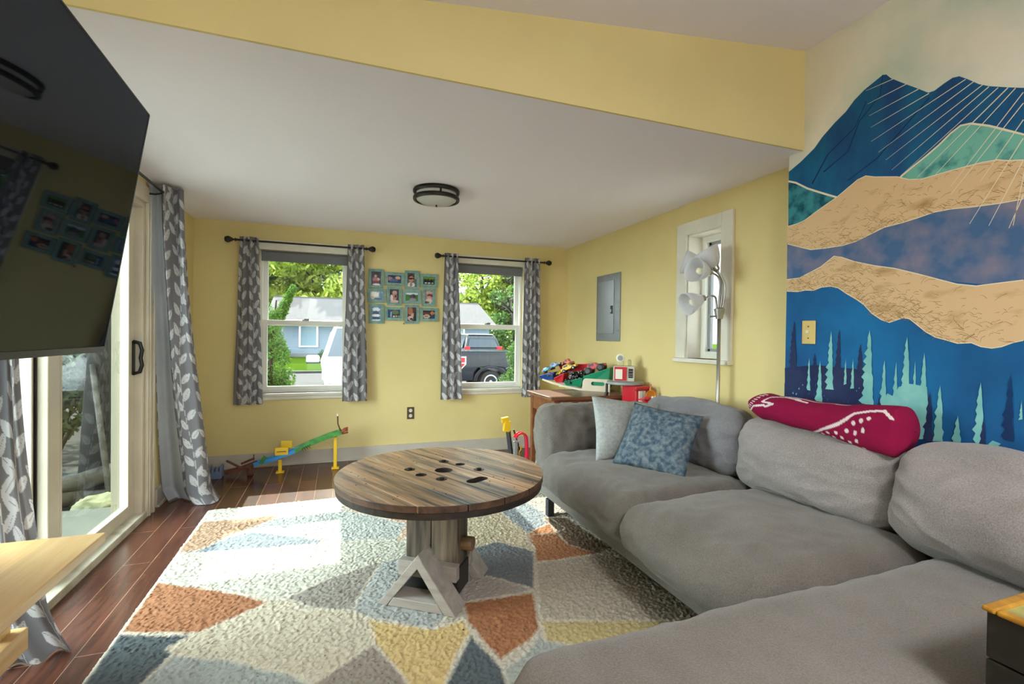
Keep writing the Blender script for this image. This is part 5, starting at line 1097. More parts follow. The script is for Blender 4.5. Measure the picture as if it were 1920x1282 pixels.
# toys on the floor between the table and the sofa arm
rt = thing('toy_tool', 'yellow-headed black toy rail standing on end by the back wall', 'toy', (1.58, 4.3, 0))
mb = MB(); mb.tube([(1.585, 4.3, 0.0), (1.545, 4.3, 0.30)], 0.024, 4); mb.tube([(1.60, 4.3, 0.31), (1.67, 4.29, 0.09)], 0.008, 6); mb.build('black_rail', p_blk, rt)
mb = MB(); mb.obox((1.53, 4.3, 0.345), (0.03, 0, -0.004), (0, 0.025, 0), (0.006, 0, 0.05)); mb.obox((1.512, 4.3, 0.41), (0.034, 0, 0.006), (0, 0.022, 0), (-0.003, 0, 0.022)); mb.box(1.478, 4.285, 0.375, 1.495, 4.31, 0.395); mb.build('yellow_head', p_yel, rt, bevel=0.004)
rt = thing('toy_loop', 'red toy loop track arch standing beside the sofa arm', 'toy', (1.70, 4.25, 0))
mb = MB(); arc = [(1.655+0.052*math.cos(w), 4.25, 0.23+0.05*math.sin(w)) for w in [PI*0.95-PI*0.95*i/14 for i in range(15)]]
arc = arc+[(1.712, 4.245, 0.15), (1.708, 4.23, 0.07), (1.69, 4.21, 0.01)]
vs = []; fs = []
for i, q in enumerate(arc):
    q = Vector(q); t = (Vector(arc[min(i+1, len(arc)-1)])-Vector(arc[max(i-1, 0)])).normalized(); nrm = t.cross(Vector((0, 1, 0))).normalized()
    for dy, dn in ((-0.03, 0.012), (-0.03, -0.006), (0.03, -0.006), (0.03, 0.012), (0.024, 0.012), (0.024, 0.0), (-0.024, 0.0), (-0.024, 0.012)): vs.append(q+Vector((0, dy, 0))+nrm*dn)
for i in range(len(arc)-1):
    for j in range(8): fs.append((i*8+j, i*8+(j+1) % 8, (i+1)*8+(j+1) % 8, (i+1)*8+j))
fs += [tuple(range(8)), tuple((len(arc)-1)*8+7-j for j in range(8))]
mb.add(vs, fs); mb.build('loop_track', plastic('crimson_plastic', (226, 44, 74)), rt)
mb = MB(); mb.box(1.585, 4.22, 0.0, 1.615, 4.27, 0.20); mb.box(1.575, 4.22, 0.20, 1.635, 4.27, 0.215); mb.build('stand', p_gry, rt, bevel=0.004)
mb = MB(); mb.tube([(1.635, 4.24, 0.16), (1.65, 4.24, 0.165), (1.655, 4.24, 0.13), (1.635, 4.24, 0.10), (1.64, 4.24, 0.05), (1.66, 4.24, 0.02)], 0.008, 8); mb.build('hook', p_yel, rt)
mb = MB(); mb.box(1.59, 4.2, 0, 1.72, 4.3, 0.006); mb.build('base_plate', p_gry, rt)
o = MB().prism([(1.41, 4.45, 0.0), (1.52, 4.45, 0.0), (1.52, 4.45, 0.015), (1.45, 4.45, 0.075), (1.41, 4.45, 0.075)], (0, 0.07, 0)).build('toy_ramp', plastic('olive_grey_plastic', (96, 96, 84)), bevel=0.004); tag(o, 'olive grey toy ramp on the floor left of the black toy rail', 'toy')
o = MB().obox((1.625, 4.37, 0.055), (0.035, 0, 0), (0, 0.03, 0), (0.0, 0, 0.054)).build('toy_block', plastic('slate_blue_plastic', (86, 110, 140)), bevel=0.006); tag(o, 'slate blue toy block behind the red toy loop', 'toy')
o = MB().obox((1.78, 4.2, 0.03), (0.04, 0.02, 0), (-0.012, 0.024, 0), (0, 0, 0.0299)).build('toy_block', p_org, bevel=0.006); tag(o, 'orange toy block on the floor next to the sofa arm', 'toy')

# jungle ramp track along the back wall
rt = thing('toy_racetrack', 'blue, green and brown toy ramp track on yellow posts along the back wall', 'toy track', (-0.35, 4.55, 0))
def channel(P, w0, w1, hgt, m, name, par=rt):
    n = len(P); vs = []; fs = []
    for i, q in enumerate(P):
        q = Vector(q); t = (Vector(P[min(i+1, n-1)])-Vector(P[max(i-1, 0)])).normalized(); sd = t.cross(zv).normalized(); up = sd.cross(t); w = w0+(w1-w0)*i/(n-1); h_ = hgt
        for a, b in ((-w, h_), (-w-0.004, h_), (-w-0.006, -0.006), (w+0.006, -0.006), (w+0.004, h_), (w, h_), (w*0.8, 0.002), (-w*0.8, 0.002)): vs.append(q+sd*a+up*b)
    for i in range(n-1):
        for j in range(8): fs.append((i*8+j, i*8+(j+1) % 8, (i+1)*8+(j+1) % 8, (i+1)*8+j))
    fs += [tuple(range(8)), tuple((n-1)*8+7-j for j in range(8))]
    mb = MB(); mb.add(vs, fs); return mb.build(name, m, par)
yk = 4.56
m_log = mat('brown_log_plastic', (112, 62, 40), 0.6, var=((84, 44, 28), 20, 4), bump=(60, 0.3)); p_sky = plastic('azure_plastic', (24, 138, 214)); p_leaf = mat('leaf_green_plastic', (74, 150, 58), 0.4, var=((44, 108, 44), 14, 4))
channel([(-0.86, yk, 0.03), (-0.76, yk, 0.05), (-0.63, yk, 0.095)], 0.03, 0.034, 0.02, m_log, 'log_ramp')
channel([(-0.65, yk, 0.088), (-0.5, yk, 0.12), (-0.4, yk, 0.155), (-0.30, yk, 0.19)], 0.036, 0.045, 0.022, p_sky, 'blue_track')
gt_ = channel([(-0.33, yk, 0.18), (-0.2, yk, 0.235), (-0.05, yk, 0.29), (0.05, yk, 0.318)], 0.047, 0.05, 0.028, p_leaf, 'green_track')
mb = MB()
for k in range(4):
    x = -0.27+0.018*k; z = 0.2+0.37*(x+0.27)
    mb.obox((x, yk-0.057, z+0.012), (0.008, 0, 0.012), (0, 0.0012, 0), (-0.002, 0, 0.0015)); mb.obox((x, yk-0.057, z-0.004), (0.008, 0, -0.008), (0, 0.0012, 0), (0.002, 0, 0.0015))
mb.build('chevrons', p_blk, gt_)
mb = MB(); mb.box(-0.45, yk+0.03, 0.2, -0.36, yk+0.045, 0.265); mb.build('gate', p_yel, rt, bevel=0.004)
mb = MB(); mb.box(-0.49, yk-0.05, 0.16, -0.385, yk-0.03, 0.225); yb_ = mb.build('gate', p_yel, rt, bevel=0.004)
mb = MB(); mb.box(-0.475, yk-0.052, 0.19, -0.40, yk-0.05, 0.196); mb.build('slot', p_blk, yb_)
mb = MB(); mb.obox((-0.58, yk-0.045, 0.13), (0.02, 0, 0.03), (0, 0.004, 0), (-0.012, 0, 0.01)); mb.build('leaf_lever', p_leaf, rt)
for x, z in ((-0.452, 0.115), (-0.005, 0.285)):
    mb = MB(); mb.box(x-0.014, yk-0.014, 0.008, x+0.014, yk+0.014, z); mb.box(x-0.032, yk-0.03, 0.0, x+0.032, yk+0.03, 0.012); mb.build('support_post', p_yel, rt, bevel=0.003)
mb = MB()
for dz in (0.0, 0.018, 0.034): mb.tube([(0.04, yk-0.03+dz, 0.315+dz*0.3), (0.07, yk-0.03+dz, 0.318+dz), (0.10, yk-0.03+dz, 0.325+dz)], 0.009, 7)
mb.build('branch_fork', mat('rust_plastic', (150, 74, 40), 0.5), rt, smooth=True)
mb = MB(); mb.tube([(0.04, yk, 0.33), (0.025, yk, 0.37), (0.014, yk, 0.40), (0.012, yk, 0.47)], 0.006, 7); st_ = mb.build('stem', m_log, rt, smooth=True)
mb = MB(); mb.lathe([(0.006, 0), (0.009, 0.008), (0.006, 0.022), (0.002, 0.026)], (0.012, yk, 0.468), 10); mb.build('stem_tip', p_wht, st_, smooth=True)
mb = MB(); mb.obox((-0.80, yk-0.02, 0.105), (0.055, 0, -0.035), (0, 0.008, 0), (0.004, 0, 0.007)); mb.obox((-0.7, yk+0.0, 0.12), (0.05, 0, 0.02), (0, 0.008, 0), (-0.003, 0, 0.008)); mb.build('log_arm', m_log, rt, bevel=0.002)
mb = MB(); mb.box(-0.70, yk-0.03, 0.0, -0.66, yk+0.03, 0.08); mb.build('log_foot', m_log, rt, bevel=0.006)
mb = MB(); mb.tube([(-0.655, yk, 0.12), (-0.655, yk, 0.165)], 0.004, 6); mb.lathe([(0.002, 0), (0.006, 0.005), (0.002, 0.011)], (-0.655, yk, 0.162), 8); mb.build('lever', m_log, rt)
mb = MB(); mb.box(-0.99, yk-0.05, 0.0, -0.885, yk+0.05, 0.055)
for k in range(4): mb.box(-0.985+0.028*k, yk-0.045, 0.055, -0.967+0.028*k, yk+0.045, 0.055+(0.05 if k in (0, 3) else 0.03))
o = mb.build('toy_castle_block', plastic('dusty_blue_plastic', (112, 126, 156), 0.5), bevel=0.004); tag(o, 'dusty blue castle-shaped toy block at the low end of the track', 'toy block')
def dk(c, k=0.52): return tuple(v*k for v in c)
# ================================================================ OUTSIDE
def leafset(centers, radii, n, size, seed, zmin=None, flat_=0.5):
    r = np.random.default_rng(seed); out = []
    per = np.maximum(1, (np.array([a*b*c for a, b, c in radii])**(2/3)))
    per = (per/per.sum()*n).astype(int)
    for c, rad_, k in zip(centers, radii, per):
        d = r.normal(size=(k, 3)); d /= np.linalg.norm(d, axis=1, keepdims=True); q = r.uniform(0.55, 1.0, (k, 1))**0.6
        out.append(np.array(c)+d*q*np.array(rad_)*r.uniform(0.85, 1.12, (k, 1)))
    Pc = np.concatenate(out)
    if zmin is not None: Pc = Pc[Pc[:, 2] > zmin]
    k = len(Pc); a = r.normal(size=(k, 3)); a /= np.linalg.norm(a, axis=1, keepdims=True); b = r.normal(size=(k, 3)); b -= (b*a).sum(1, keepdims=True)*a; b /= np.linalg.norm(b, axis=1, keepdims=True)
    s = size*r.uniform(0.6, 1.3, (k, 1)); return Pc, a*s, b*s*flat_
def leafmesh(name, Pc, a, b, m, parent):
    V = np.stack([Pc-a, Pc-b*0.9+a*0.1, Pc+a, Pc+b*0.9+a*0.1], 1).reshape(-1, 3)-np.array(ORG[parent.name]); n = len(Pc)
    me = bpy.data.meshes.new(name); me.vertices.add(4*n); me.vertices.foreach_set('co', V.ravel()); me.loops.add(4*n); me.loops.foreach_set('vertex_index', np.arange(4*n, dtype=np.int32))
    me.polygons.add(n); me.polygons.foreach_set('loop_start', np.arange(0, 4*n, 4, dtype=np.int32)); me.polygons.foreach_set('loop_total', np.full(n, 4, dtype=np.int32)); me.update(calc_edges=True)
    return link(name, me, parent, m, False, 0)
def leafmat(name, c1, c2, trans=0.35):
    m = mat(name, c1, 0.6, spec=0.3); nt = m.node_tree; N = nt.nodes; L = nt.links; g = N.new('ShaderNodeNewGeometry'); r = N.new('ShaderNodeValToRGB')
    r.color_ramp.elements[0].color = (*lin(c1), 1); r.color_ramp.elements[1].color = (*lin(c2), 1); L.new(g.outputs['Random Per Island'], r.inputs['Fac']); b = N['Principled BSDF']; L.new(r.outputs['Color'], b.inputs['Base Color'])
    t = N.new('ShaderNodeBsdfTranslucent'); L.new(r.outputs['Color'], t.inputs['Color']); mx = N.new('ShaderNodeMixShader'); mx.inputs['Fac'].default_value = trans
    L.new(b.outputs['BSDF'], mx.inputs[1]); L.new(t.outputs['BSDF'], mx.inputs[2]); L.new(mx.outputs['Shader'], N['Material Output'].inputs['Surface']); return m
m_bark = mat('bark', dk((108,92,78)), 0.9, var=(dk((66,56,48)), 6, 5), bump=(14, 0.6)); m_dbark = mat('dark_bark', dk((70,60,54)), 0.9, var=(dk((44,38,36)), 6, 5), bump=(14, 0.6))
lf_y = leafmat('spring_leaves', dk((196,208,84), 0.8), dk((142,172,62), 0.8)); lf_g = leafmat('green_leaves', dk((120,158,74), 0.75), dk((78,120,56), 0.75)); lf_e = leafmat('arborvitae_leaves', dk((122,168,60), 0.9), dk((62,112,48), 0.9)); lf_d = leafmat('shade_tinted_leaves', (92, 112, 76), (44, 60, 44), 0.2); lf_p = leafmat('pale_leaves', dk((206,208,170)), dk((168,186,120)))  # side garden leaves coloured darker to stand for the shade there
def tree(x, y, zg, h, cr, nleaf, lm, label, seed, size=0.3, group='trees behind the blue house', zlow=0.25, trunk=0.16, bark=None, name='leafy_tree'):
    r = np.random.default_rng(seed); rt = thing(name, label, 'tree', (x, y, zg), group); mb = MB()
    mb.tube([(x, y, zg), (x+0.1, y, zg+h*0.35), (x-0.1, y+0.1, zg+h*0.75)], [trunk, trunk*0.8, trunk*0.35], 8)
    for k in range(6):
        w = r.uniform(0, 6.28); z0_ = zg+h*r.uniform(0.3, 0.6); l = cr*r.uniform(0.5, 0.9)
        mb.tube([(x, y, z0_), (x+l*0.5*math.cos(w), y+l*0.5*math.sin(w), z0_+l*0.35), (x+l*math.cos(w), y+l*math.sin(w), z0_+l*0.5)], [trunk*0.4, trunk*0.25, trunk*0.08], 6)
    mb.build('trunk', bark or m_bark, rt, smooth=True)
    cs_l, rs = [], []
    for k in range(16):
        w = r.uniform(0, 6.28); q = r.uniform(0, 1)**0.6*cr*0.75; z = zg+h*(zlow+(0.95-zlow)*r.uniform(0, 1)); f = r.uniform(0.28, 0.5)*cr*(1.1-0.5*(z-zg)/h)
        cs_l.append((x+q*math.cos(w), y+q*math.sin(w), z)); rs.append((f, f, f*0.7))
    leafmesh('crown', *leafset(cs_l, rs, nleaf, size, seed), lm, rt); return rt
# ground
def gz(y): return -0.35 if y < 9 else (-0.35-0.17*(y-9)/5 if y < 14 else (-0.53 if y < 23 else -0.53+0.38*min(1, (y-23)/7)))
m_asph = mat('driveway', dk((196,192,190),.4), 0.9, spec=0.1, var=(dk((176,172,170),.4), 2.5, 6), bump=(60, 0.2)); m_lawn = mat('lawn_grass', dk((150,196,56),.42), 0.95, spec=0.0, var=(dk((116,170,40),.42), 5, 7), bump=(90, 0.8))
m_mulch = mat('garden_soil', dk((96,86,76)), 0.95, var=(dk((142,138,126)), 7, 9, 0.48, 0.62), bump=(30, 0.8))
mb = MB(); ys2 = [5.0, 9, 14, 23]
for a, b in zip(ys2[:-1], ys2[1:]): mb.add([(-30, a, gz(a)), (40, a, gz(a)), (40, b, gz(b)), (-30, b, gz(b))], [(0, 1, 2, 3)])
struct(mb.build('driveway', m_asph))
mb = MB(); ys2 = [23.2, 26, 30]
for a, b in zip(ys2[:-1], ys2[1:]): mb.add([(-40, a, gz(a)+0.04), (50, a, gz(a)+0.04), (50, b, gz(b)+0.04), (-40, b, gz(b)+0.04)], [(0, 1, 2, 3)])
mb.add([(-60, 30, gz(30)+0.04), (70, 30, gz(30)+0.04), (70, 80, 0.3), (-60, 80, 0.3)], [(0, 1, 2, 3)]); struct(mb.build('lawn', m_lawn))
mb = MB(); mb.box(-30, 22.95, gz(22)-0.1, 40, 23.25, gz(23)+0.10); struct(mb.build('curb', mat('curb_stone', dk((120, 118, 122)), 0.9, var=(dk((92, 92, 98)), 3, 4)), bevel=0.02))
mb = MB(); mb.add([(-30, -8, -0.22), (LW-0.16, -8, -0.22), (LW-0.16, 5.2, -0.22), (-30, 5.2, -0.22)], [(0, 1, 2, 3)]); mb.add([(-30, 5.2, -0.22), (-1.2, 5.2, -0.22), (-1.2, 9, -0.33), (-30, 9, -0.33)], [(0, 1, 2, 3)]); struct(mb.build('garden_ground', m_mulch))
mb = MB(); mb.add([(R+0.21, -8, -0.3), (30, -8, -0.3), (30, 5.0, -0.3), (R+0.21, 5.0, -0.3)], [(0, 1, 2, 3)]); struct(mb.build('side_ground', mat('pale_concrete', (200, 198, 192), 0.9)))

mb = MB(); mb.box(-13, -8, -0.3, -2.36, 4.2, -0.14); struct(mb.build('patio', mat('bounce_slab_concrete', (206, 204, 198), 0.9, var=((190, 188, 182), 2, 5)), bevel=0.01))  # pale slab added out of view to bounce light up through the door
# blue house
rt = thing('house', 'pale blue clapboard house with grey shingle roof across the lawn', 'house', (2.8, 32, gz(30)))
def siding():
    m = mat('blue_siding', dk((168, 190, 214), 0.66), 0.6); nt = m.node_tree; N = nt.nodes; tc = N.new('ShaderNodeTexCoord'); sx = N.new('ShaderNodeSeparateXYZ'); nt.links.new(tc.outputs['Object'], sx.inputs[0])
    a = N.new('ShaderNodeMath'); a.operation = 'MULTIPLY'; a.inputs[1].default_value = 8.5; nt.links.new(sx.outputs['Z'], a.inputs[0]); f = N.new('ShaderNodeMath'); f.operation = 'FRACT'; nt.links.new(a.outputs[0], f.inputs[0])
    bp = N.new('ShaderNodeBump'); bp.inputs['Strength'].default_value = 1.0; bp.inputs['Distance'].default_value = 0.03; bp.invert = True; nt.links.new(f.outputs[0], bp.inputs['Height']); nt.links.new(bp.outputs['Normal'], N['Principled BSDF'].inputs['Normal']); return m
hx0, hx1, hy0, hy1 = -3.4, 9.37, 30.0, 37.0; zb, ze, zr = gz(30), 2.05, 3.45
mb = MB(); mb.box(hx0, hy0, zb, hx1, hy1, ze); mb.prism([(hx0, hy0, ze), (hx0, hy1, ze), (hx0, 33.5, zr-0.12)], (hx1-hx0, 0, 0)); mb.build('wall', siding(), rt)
m_roof = mat('shingles', dk((196,188,186),.4), 0.95, var=(dk((170,162,160),.4), 9, 5), bump=(40, 0.4))
mb = MB(); mb.prism([(hx0-0.35, hy0-0.45, ze-0.13), (hx0-0.35, 33.5, zr-0.02), (hx0-0.35, hy1+0.45, ze-0.13), (hx0-0.35, hy1+0.45, ze), (hx0-0.35, 33.5, zr+0.1), (hx0-0.35, hy0-0.45, ze)], (hx1-hx0+0.6, 0, 0)); mb.build('roof', m_roof, rt)
mb = MB(); mb.box(hx0-0.35, 33.42, zr+0.06, hx1+0.25, 33.58, zr+0.14); mb.build('ridge_cap', mat('ridge', (92, 88, 90), 0.9), rt)
mb = MB(); mb.box(hx0-0.35, hy0-0.5, ze-0.16, hx1+0.25, hy0-0.45, ze-0.02); mb.build('gutter', m_sash, rt)
mb = MB(); mb.box(hx0, hy0-0.02, zb, hx1, hy0, zb+0.25); mb.build('foundation', mat('foundation', (120, 124, 130), 0.9), rt)
for (a, b) in ((-1.95, -1.12), (7.0, 7.62), (2.2, 3.2)):
    mb = MB(); c = 0.1
    for q in ((a-c, 0.45, a, 1.72), (b, 0.45, b+c, 1.72), (a, 1.64, b, 1.72), (a, 0.45, b, 0.53)): mb.box(q[0], hy0-0.04, q[1], q[2], hy0, q[3])
    w = mb.build('window_trim', m_sash, rt)
    mb = MB(); mb.box(a, hy0-0.012, 0.53, b, hy0-0.004, 1.64); mb.build('pane', mat('far_glass', (124, 146, 160), 0.15), w)
for i, (x, zz) in enumerate(((-0.6, 0.35), (0.9, 0.3), (-2.9, 0.4))):
    rs_ = thing('foundation_shrub', ['low green shrub by the blue house window', 'low green shrub by the blue house wall behind the van', 'low green shrub at the near end of the blue house'][i], 'shrub', (x, 29.6, gz(29.6)))
    mb = MB(); mb.tube([(x, 29.6, gz(29.6)), (x, 29.6, gz(29.6)+0.3)], 0.03, 6); mb.build('stem', m_bark, rs_)
    leafmesh('foliage', *leafset([(x, 29.6, gz(29.6)+0.22)], [(0.45, 0.3, 0.25)], 260, 0.09, 300+i), lf_g, rs_)

# evergreen beside the left window
rt = thing('evergreen_shrub', 'tall feathery green evergreen outside the window nearest patio door', 'shrub', (-0.92, 7.9, -0.33))
mb = MB(); mb.tube([(-0.95, 7.9, -0.33), (-0.92, 7.9, 0.8), (-0.85, 7.9, 1.7)], [0.05, 0.035, 0.01], 8)
r = np.random.default_rng(5); cs_l, rs = [], []
for k in range(46):
    z = r.uniform(-0.2, 1.5); w = r.uniform(0, 6.28); q = (0.33*(1.9-z)/2.0+0.05)*r.uniform(0.3, 1.0); x, y = -0.95+q*math.cos(w)*1.05, 7.9+q*math.sin(w)
    cs_l.append((x, y, z)); rs.append((0.12, 0.12, 0.17)); mb.tube([(-0.93, 7.9, max(-0.3, z-0.15)), (x, y, z)], [0.008, 0.003], 5)
for k in range(9): t = k/8; cs_l.append((-0.80+0.18*t, 7.8, 1.45+0.42*t)); rs.append((0.10-0.06*t, 0.06, 0.055))
mb.build('stem', m_bark, rt); leafmesh('foliage', *leafset(cs_l, rs, 12000, 0.032, 6, flat_=0.28), lf_e, rt)
rt = thing('bush', 'soft pale green bush at lower right outside the pickup window', 'shrub', (3.05, 8.3, -0.34))
mb = MB(); mb.tube([(3.05, 8.3, -0.34), (3.05, 8.3, 0.3)], 0.03, 6); mb.build('stem', m_bark, rt)
leafmesh('foliage', *leafset([(3.02, 8.3, 0.25), (3.2, 8.3, 0.5), (3.3, 8.3, 0.1), (3.15, 8.3, 0.85)], [(0.28, 0.25, 0.3), (0.25, 0.25, 0.3), (0.3, 0.3, 0.3), (0.2, 0.2, 0.3)], 4200, 0.035, 8, flat_=0.35), lf_g, rt)
# maples
tree(2.35, 18.5, -0.53, 7.5, 3.1, 3200, lf_y, 'yellow-green young maple whose branches hang in front of the grey roof', 31, 0.10, None, 0.36, 0.11, name='maple_tree')
xs2 = [(-12, 46, 0), (-7, 44, 1), (-2, 45, 0), (3.0, 44, 0), (8, 45, 1), (13, 44, 0), (18, 43, 2), (23.5, 45, 1), (13.2, 36.0, 1), (-8.5, 35.5, 1), (29, 46, 0), (18.5, 33, 1), (-4.4, 49, 0), (0.5, 54, 1), (9.5, 55, 0), (-8, 55, 0), (19.5, 54, 1)]
nm = ['second', 'third']
lb = ['bright spring-green tree behind the far left end of the house', 'deep green tree behind the left gable of the house', 'yellow-green tree above the house roof by its left window', 'yellow-green tree above the middle of the house roof', 'deep green tree above the right part of the house roof', 'yellow-green tree just right of the house gable', 'pale blossoming tree right of the house', 'deep green tree far right beyond the pale blossoming one', 'low green tree beside the right corner of the house', 'low green tree beside the left corner of the house', 'bright green tree at the far right end of the tree line', 'low green tree at the road side right of the parked car', 'yellow-green tree in the gap behind the left end of the roof', 'tall tree at the very back above the left half of the roof', 'tall tree at the very back above the right half of the roof', 'tall tree at the very back left of the house', 'tall tree at the very back right of the house']
for i, ((x, y, k), l_) in enumerate(zip(xs2, lb)):
    tree(x, y, -0.1, (18 if y > 50 else 13 if y > 38 else 5.5), (5.5 if y > 50 else 4.5 if y > 38 else 2.6), 7500 if y > 38 else 2600, [lf_y, lf_g, lf_p][k], l_, 50+i, 0.36 if y > 50 else 0.26 if y > 38 else 0.16, 'trees behind the blue house', 0.03, 0.2)

for i, (x, y, h_, l_) in enumerate(((-15, 13.5, 15, 'tall dark tree added to shade the front yard, nearest the patio'), (-17, 20, 17, 'tall dark tree added to shade the front yard, middle of the row'), (-19, 27.5, 17, 'tall dark tree added to shade the front yard, far end of the row'), (-26, 16, 19, 'tall dark tree added behind the row that shades the front yard'))):
    tree(x, y, -0.4, h_, 4.6, 4200, lf_g, l_, 90+i, 0.42, 'tall trees added to shade the front yard', 0.02, 0.24)  # row added to keep the bright side sky off the front yard
# ---------------------------------------------------------------- vehicles
m_tyre = mat('tyre', (40, 40, 42), 0.8); m_rim = mat('alloy_rim', (206, 208, 212), 0.3, metal=0.8); m_cglass = mat('car_glass', (54, 66, 76), 0.06, spec=0.8); m_head = mat('headlamp', (214, 224, 232), 0.12, spec=0.8); m_tail = mat('tail_lamp', (206, 26, 40), 0.2)
def wheel(rt, c, r_, wdt, ax):
    mb = MB(); mb.lathe([(r_*0.62, -wdt/2), (r_*0.94, -wdt/2), (r_, -wdt*0.3), (r_, wdt*0.3), (r_*0.94, wdt/2), (r_*0.62, wdt/2)], c, 28, ax); w = smooth_by_angle(mb.build('wheel', m_tyre, rt)); ax = Vector(ax); c = Vector(c)
    mb = MB(); mb.lathe([(r_*0.6, wdt*0.35), (r_*0.62, wdt*0.5), (r_*0.52, wdt*0.52), (r_*0.5, wdt*0.4)], c, 28, ax); mb.lathe([(r_*0.16, wdt*0.3), (r_*0.14, wdt*0.52)], c, 14, ax); q = ax.orthogonal().normalized()
    for k in range(6):
        d = Matrix.Rotation(k*PI/3, 3, ax) @ q; mb.obox(c+d*r_*0.34+ax*wdt*0.42, d*r_*0.2, ax.cross(d)*r_*0.07, ax*wdt*0.06)
    mb.build('rim', m_rim, w); return w
# white van facing the house
zg = -0.38; rt = thing('van', 'white van parked close outside facing the window nearest patio door', 'van', (0.68, 11.1, zg)); m_vw = mat('white_car_paint', (196, 198, 203), 0.3, coat=0.3)
vx0, vx1 = -0.27, 1.63; yf = 8.75
side = [(yf+0.05, zg+0.25), (yf, zg+0.55), (yf+0.06, zg+0.86), (yf+0.55, zg+1.0), (yf+1.15, zg+1.12), (yf+2.1, zg+1.72), (yf+2.5, zg+1.82), (yf+4.6, zg+1.82), (yf+4.8, zg+1.0), (yf+4.8, zg+0.3), (yf+4.4, zg+0.22), (yf+0.4, zg+0.2)]
mb = MB(); n = len(side); vs = []; inset = {5: 0.2, 6: 0.22, 7: 0.22}
for sx_ in (0, 1):
    for i, (y, z) in enumerate(side):
        k = inset.get(i, 0.0)+(0.16 if i in (0, 1) else 0.09 if i == 2 else 0); vs.append((vx0+k if sx_ == 0 else vx1-k, y, z))
fs = [tuple(range(n-1, -1, -1)), tuple(range(n, 2*n))]+[(i, (i+1) % n, n+(i+1) % n, n+i) for i in range(n)]
mb.add(vs, fs); vb = mb.build('body', m_vw, rt, bevel=0.06)
mb = MB(); mb.add([(vx0+0.1, yf+1.19, zg+1.15), (vx1-0.1, yf+1.19, zg+1.15), (vx1-0.27, yf+2.07, zg+1.715), (vx0+0.27, yf+2.07, zg+1.715)], [(0, 1, 2, 3)]); mb.build('windshield', m_cglass, rt)
mb = MB(); mb.add([(vx0-0.005, yf+1.55, zg+1.1), (vx0-0.005, yf+3.0, zg+1.1), (vx0+0.165, yf+2.9, zg+1.66), (vx0+0.14, yf+2.1, zg+1.62)], [(3, 2, 1, 0)]); mb.build('side_window', m_cglass, rt)
for s_, xx in ((-1, vx0), (1, vx1)):
    mb = MB(); o_ = xx-s_*0.16
    mb.prism([(xx-s_*0.02, yf+0.42, zg+0.78), (xx-s_*0.13, yf+0.03, zg+0.74), (xx-s_*0.52, yf-0.012, zg+0.70), (xx-s_*0.54, yf+0.02, zg+0.79), (xx-s_*0.14, yf+0.08, zg+0.86), (xx-s_*0.02, yf+0.5, zg+0.90)], (0, 0.02, 0.015)); mb.build('headlight', m_head, rt, bevel=0.006)
    mb = MB(); mb.obox((xx+s_*0.16, yf+1.22, zg+1.10), (0.12, 0, 0), (0, 0.07, 0), (0, 0, 0.075)); q = mb.build('mirror', m_vw, rt, bevel=0.035); mb = MB(); mb.obox((xx+s_*0.03, yf+1.25, zg+1.04), (0.06, 0, 0), (0, 0.03, 0), (0, 0, 0.02)); mb.obox((xx+s_*0.16, yf+1.22, zg+1.03), (0.115, 0, 0), (0, 0.065, 0), (0, 0, 0.012)); mb.build('mirror_base', m_tyre, q)
mb = MB(); mb.box(0.4, yf-0.03, zg+0.5, 0.96, yf+0.02, zg+0.66); mb.build('grille', m_tyre, rt, bevel=0.02)
for xx, ax in ((vx0+0.09, (-1, 0, 0)), (vx1-0.09, (1, 0, 0))):
    for yy in (yf+0.95, yf+3.8): wheel(rt, (xx, yy, zg+0.32), 0.32, 0.2, ax)
# dark pickup, seen from the side
zg = -0.53; rt = thing('pickup_truck', 'dark blue-black pickup truck parked sideways outside the window by the desk', 'truck', (3.0, 14.9, zg)); m_pk = mat('navy_car_paint', (17, 23, 34), 0.2, coat=0.35, spec=0.45)
ty = 14.0
mb = MB(); pf = [(0.3, 0.35), (0.28, 0.95), (0.42, 1.08), (1.5, 1.13), (2.05, 1.72), (2.35, 1.8), (3.1, 1.8), (3.28, 1.27), (5.7, 1.27), (5.74, 0.5), (5.0, 0.42), (4.98, 0.62), (4.86, 0.76), (4.44, 0.82), (4.02, 0.76), (3.9, 0.62), (3.88, 0.38), (1.75, 0.38), (1.7, 0.62), (1.58, 0.76), (1.2, 0.82), (0.82, 0.76), (0.7, 0.62), (0.66, 0.38)]
mb.prism([(x, ty, zg+z) for x, z in pf], (0, 1.85, 0)); mb.build('body', m_pk, rt, bevel=0.025)
mb = MB(); mb.box(3.3, ty-0.012, zg+1.255, 5.7, ty+0.06, zg+1.285); mb.build('bed_rail', mat('bed_rail', (70, 78, 88), 0.25, metal=0.3), rt, bevel=0.008)
for cx in (4.44, 1.2):
    mb = MB(); arc = [(cx+0.56*math.cos(w), zg+0.34+0.5*math.sin(w)) for w in [PI*0.02+PI*0.96*i/16 for i in range(17)]]; ar2 = [(cx+0.44*math.cos(w), zg+0.34+0.42*math.sin(w)) for w in [PI*0.98-PI*0.96*i/16 for i in range(17)]]
    mb.prism([(x, ty-0.05, z) for x, z in arc+ar2], (0, 0.06, 0)); mb.build('fender_flare', m_pk, rt, bevel=0.012)
    for yy, ax in ((ty+0.12, (0, -1, 0)), (ty+1.73, (0, 1, 0))): wheel(rt, (cx, yy, zg+0.345), 0.345, 0.24, ax)
mb = MB(); mb.prism([(2.1, ty-0.006, zg+1.3), (2.28, ty-0.006, zg+1.7), (3.0, ty-0.006, zg+1.7), (3.1, ty-0.006, zg+1.3)], (0, 0.006, 0)); mb.build('side_window', m_cglass, rt)
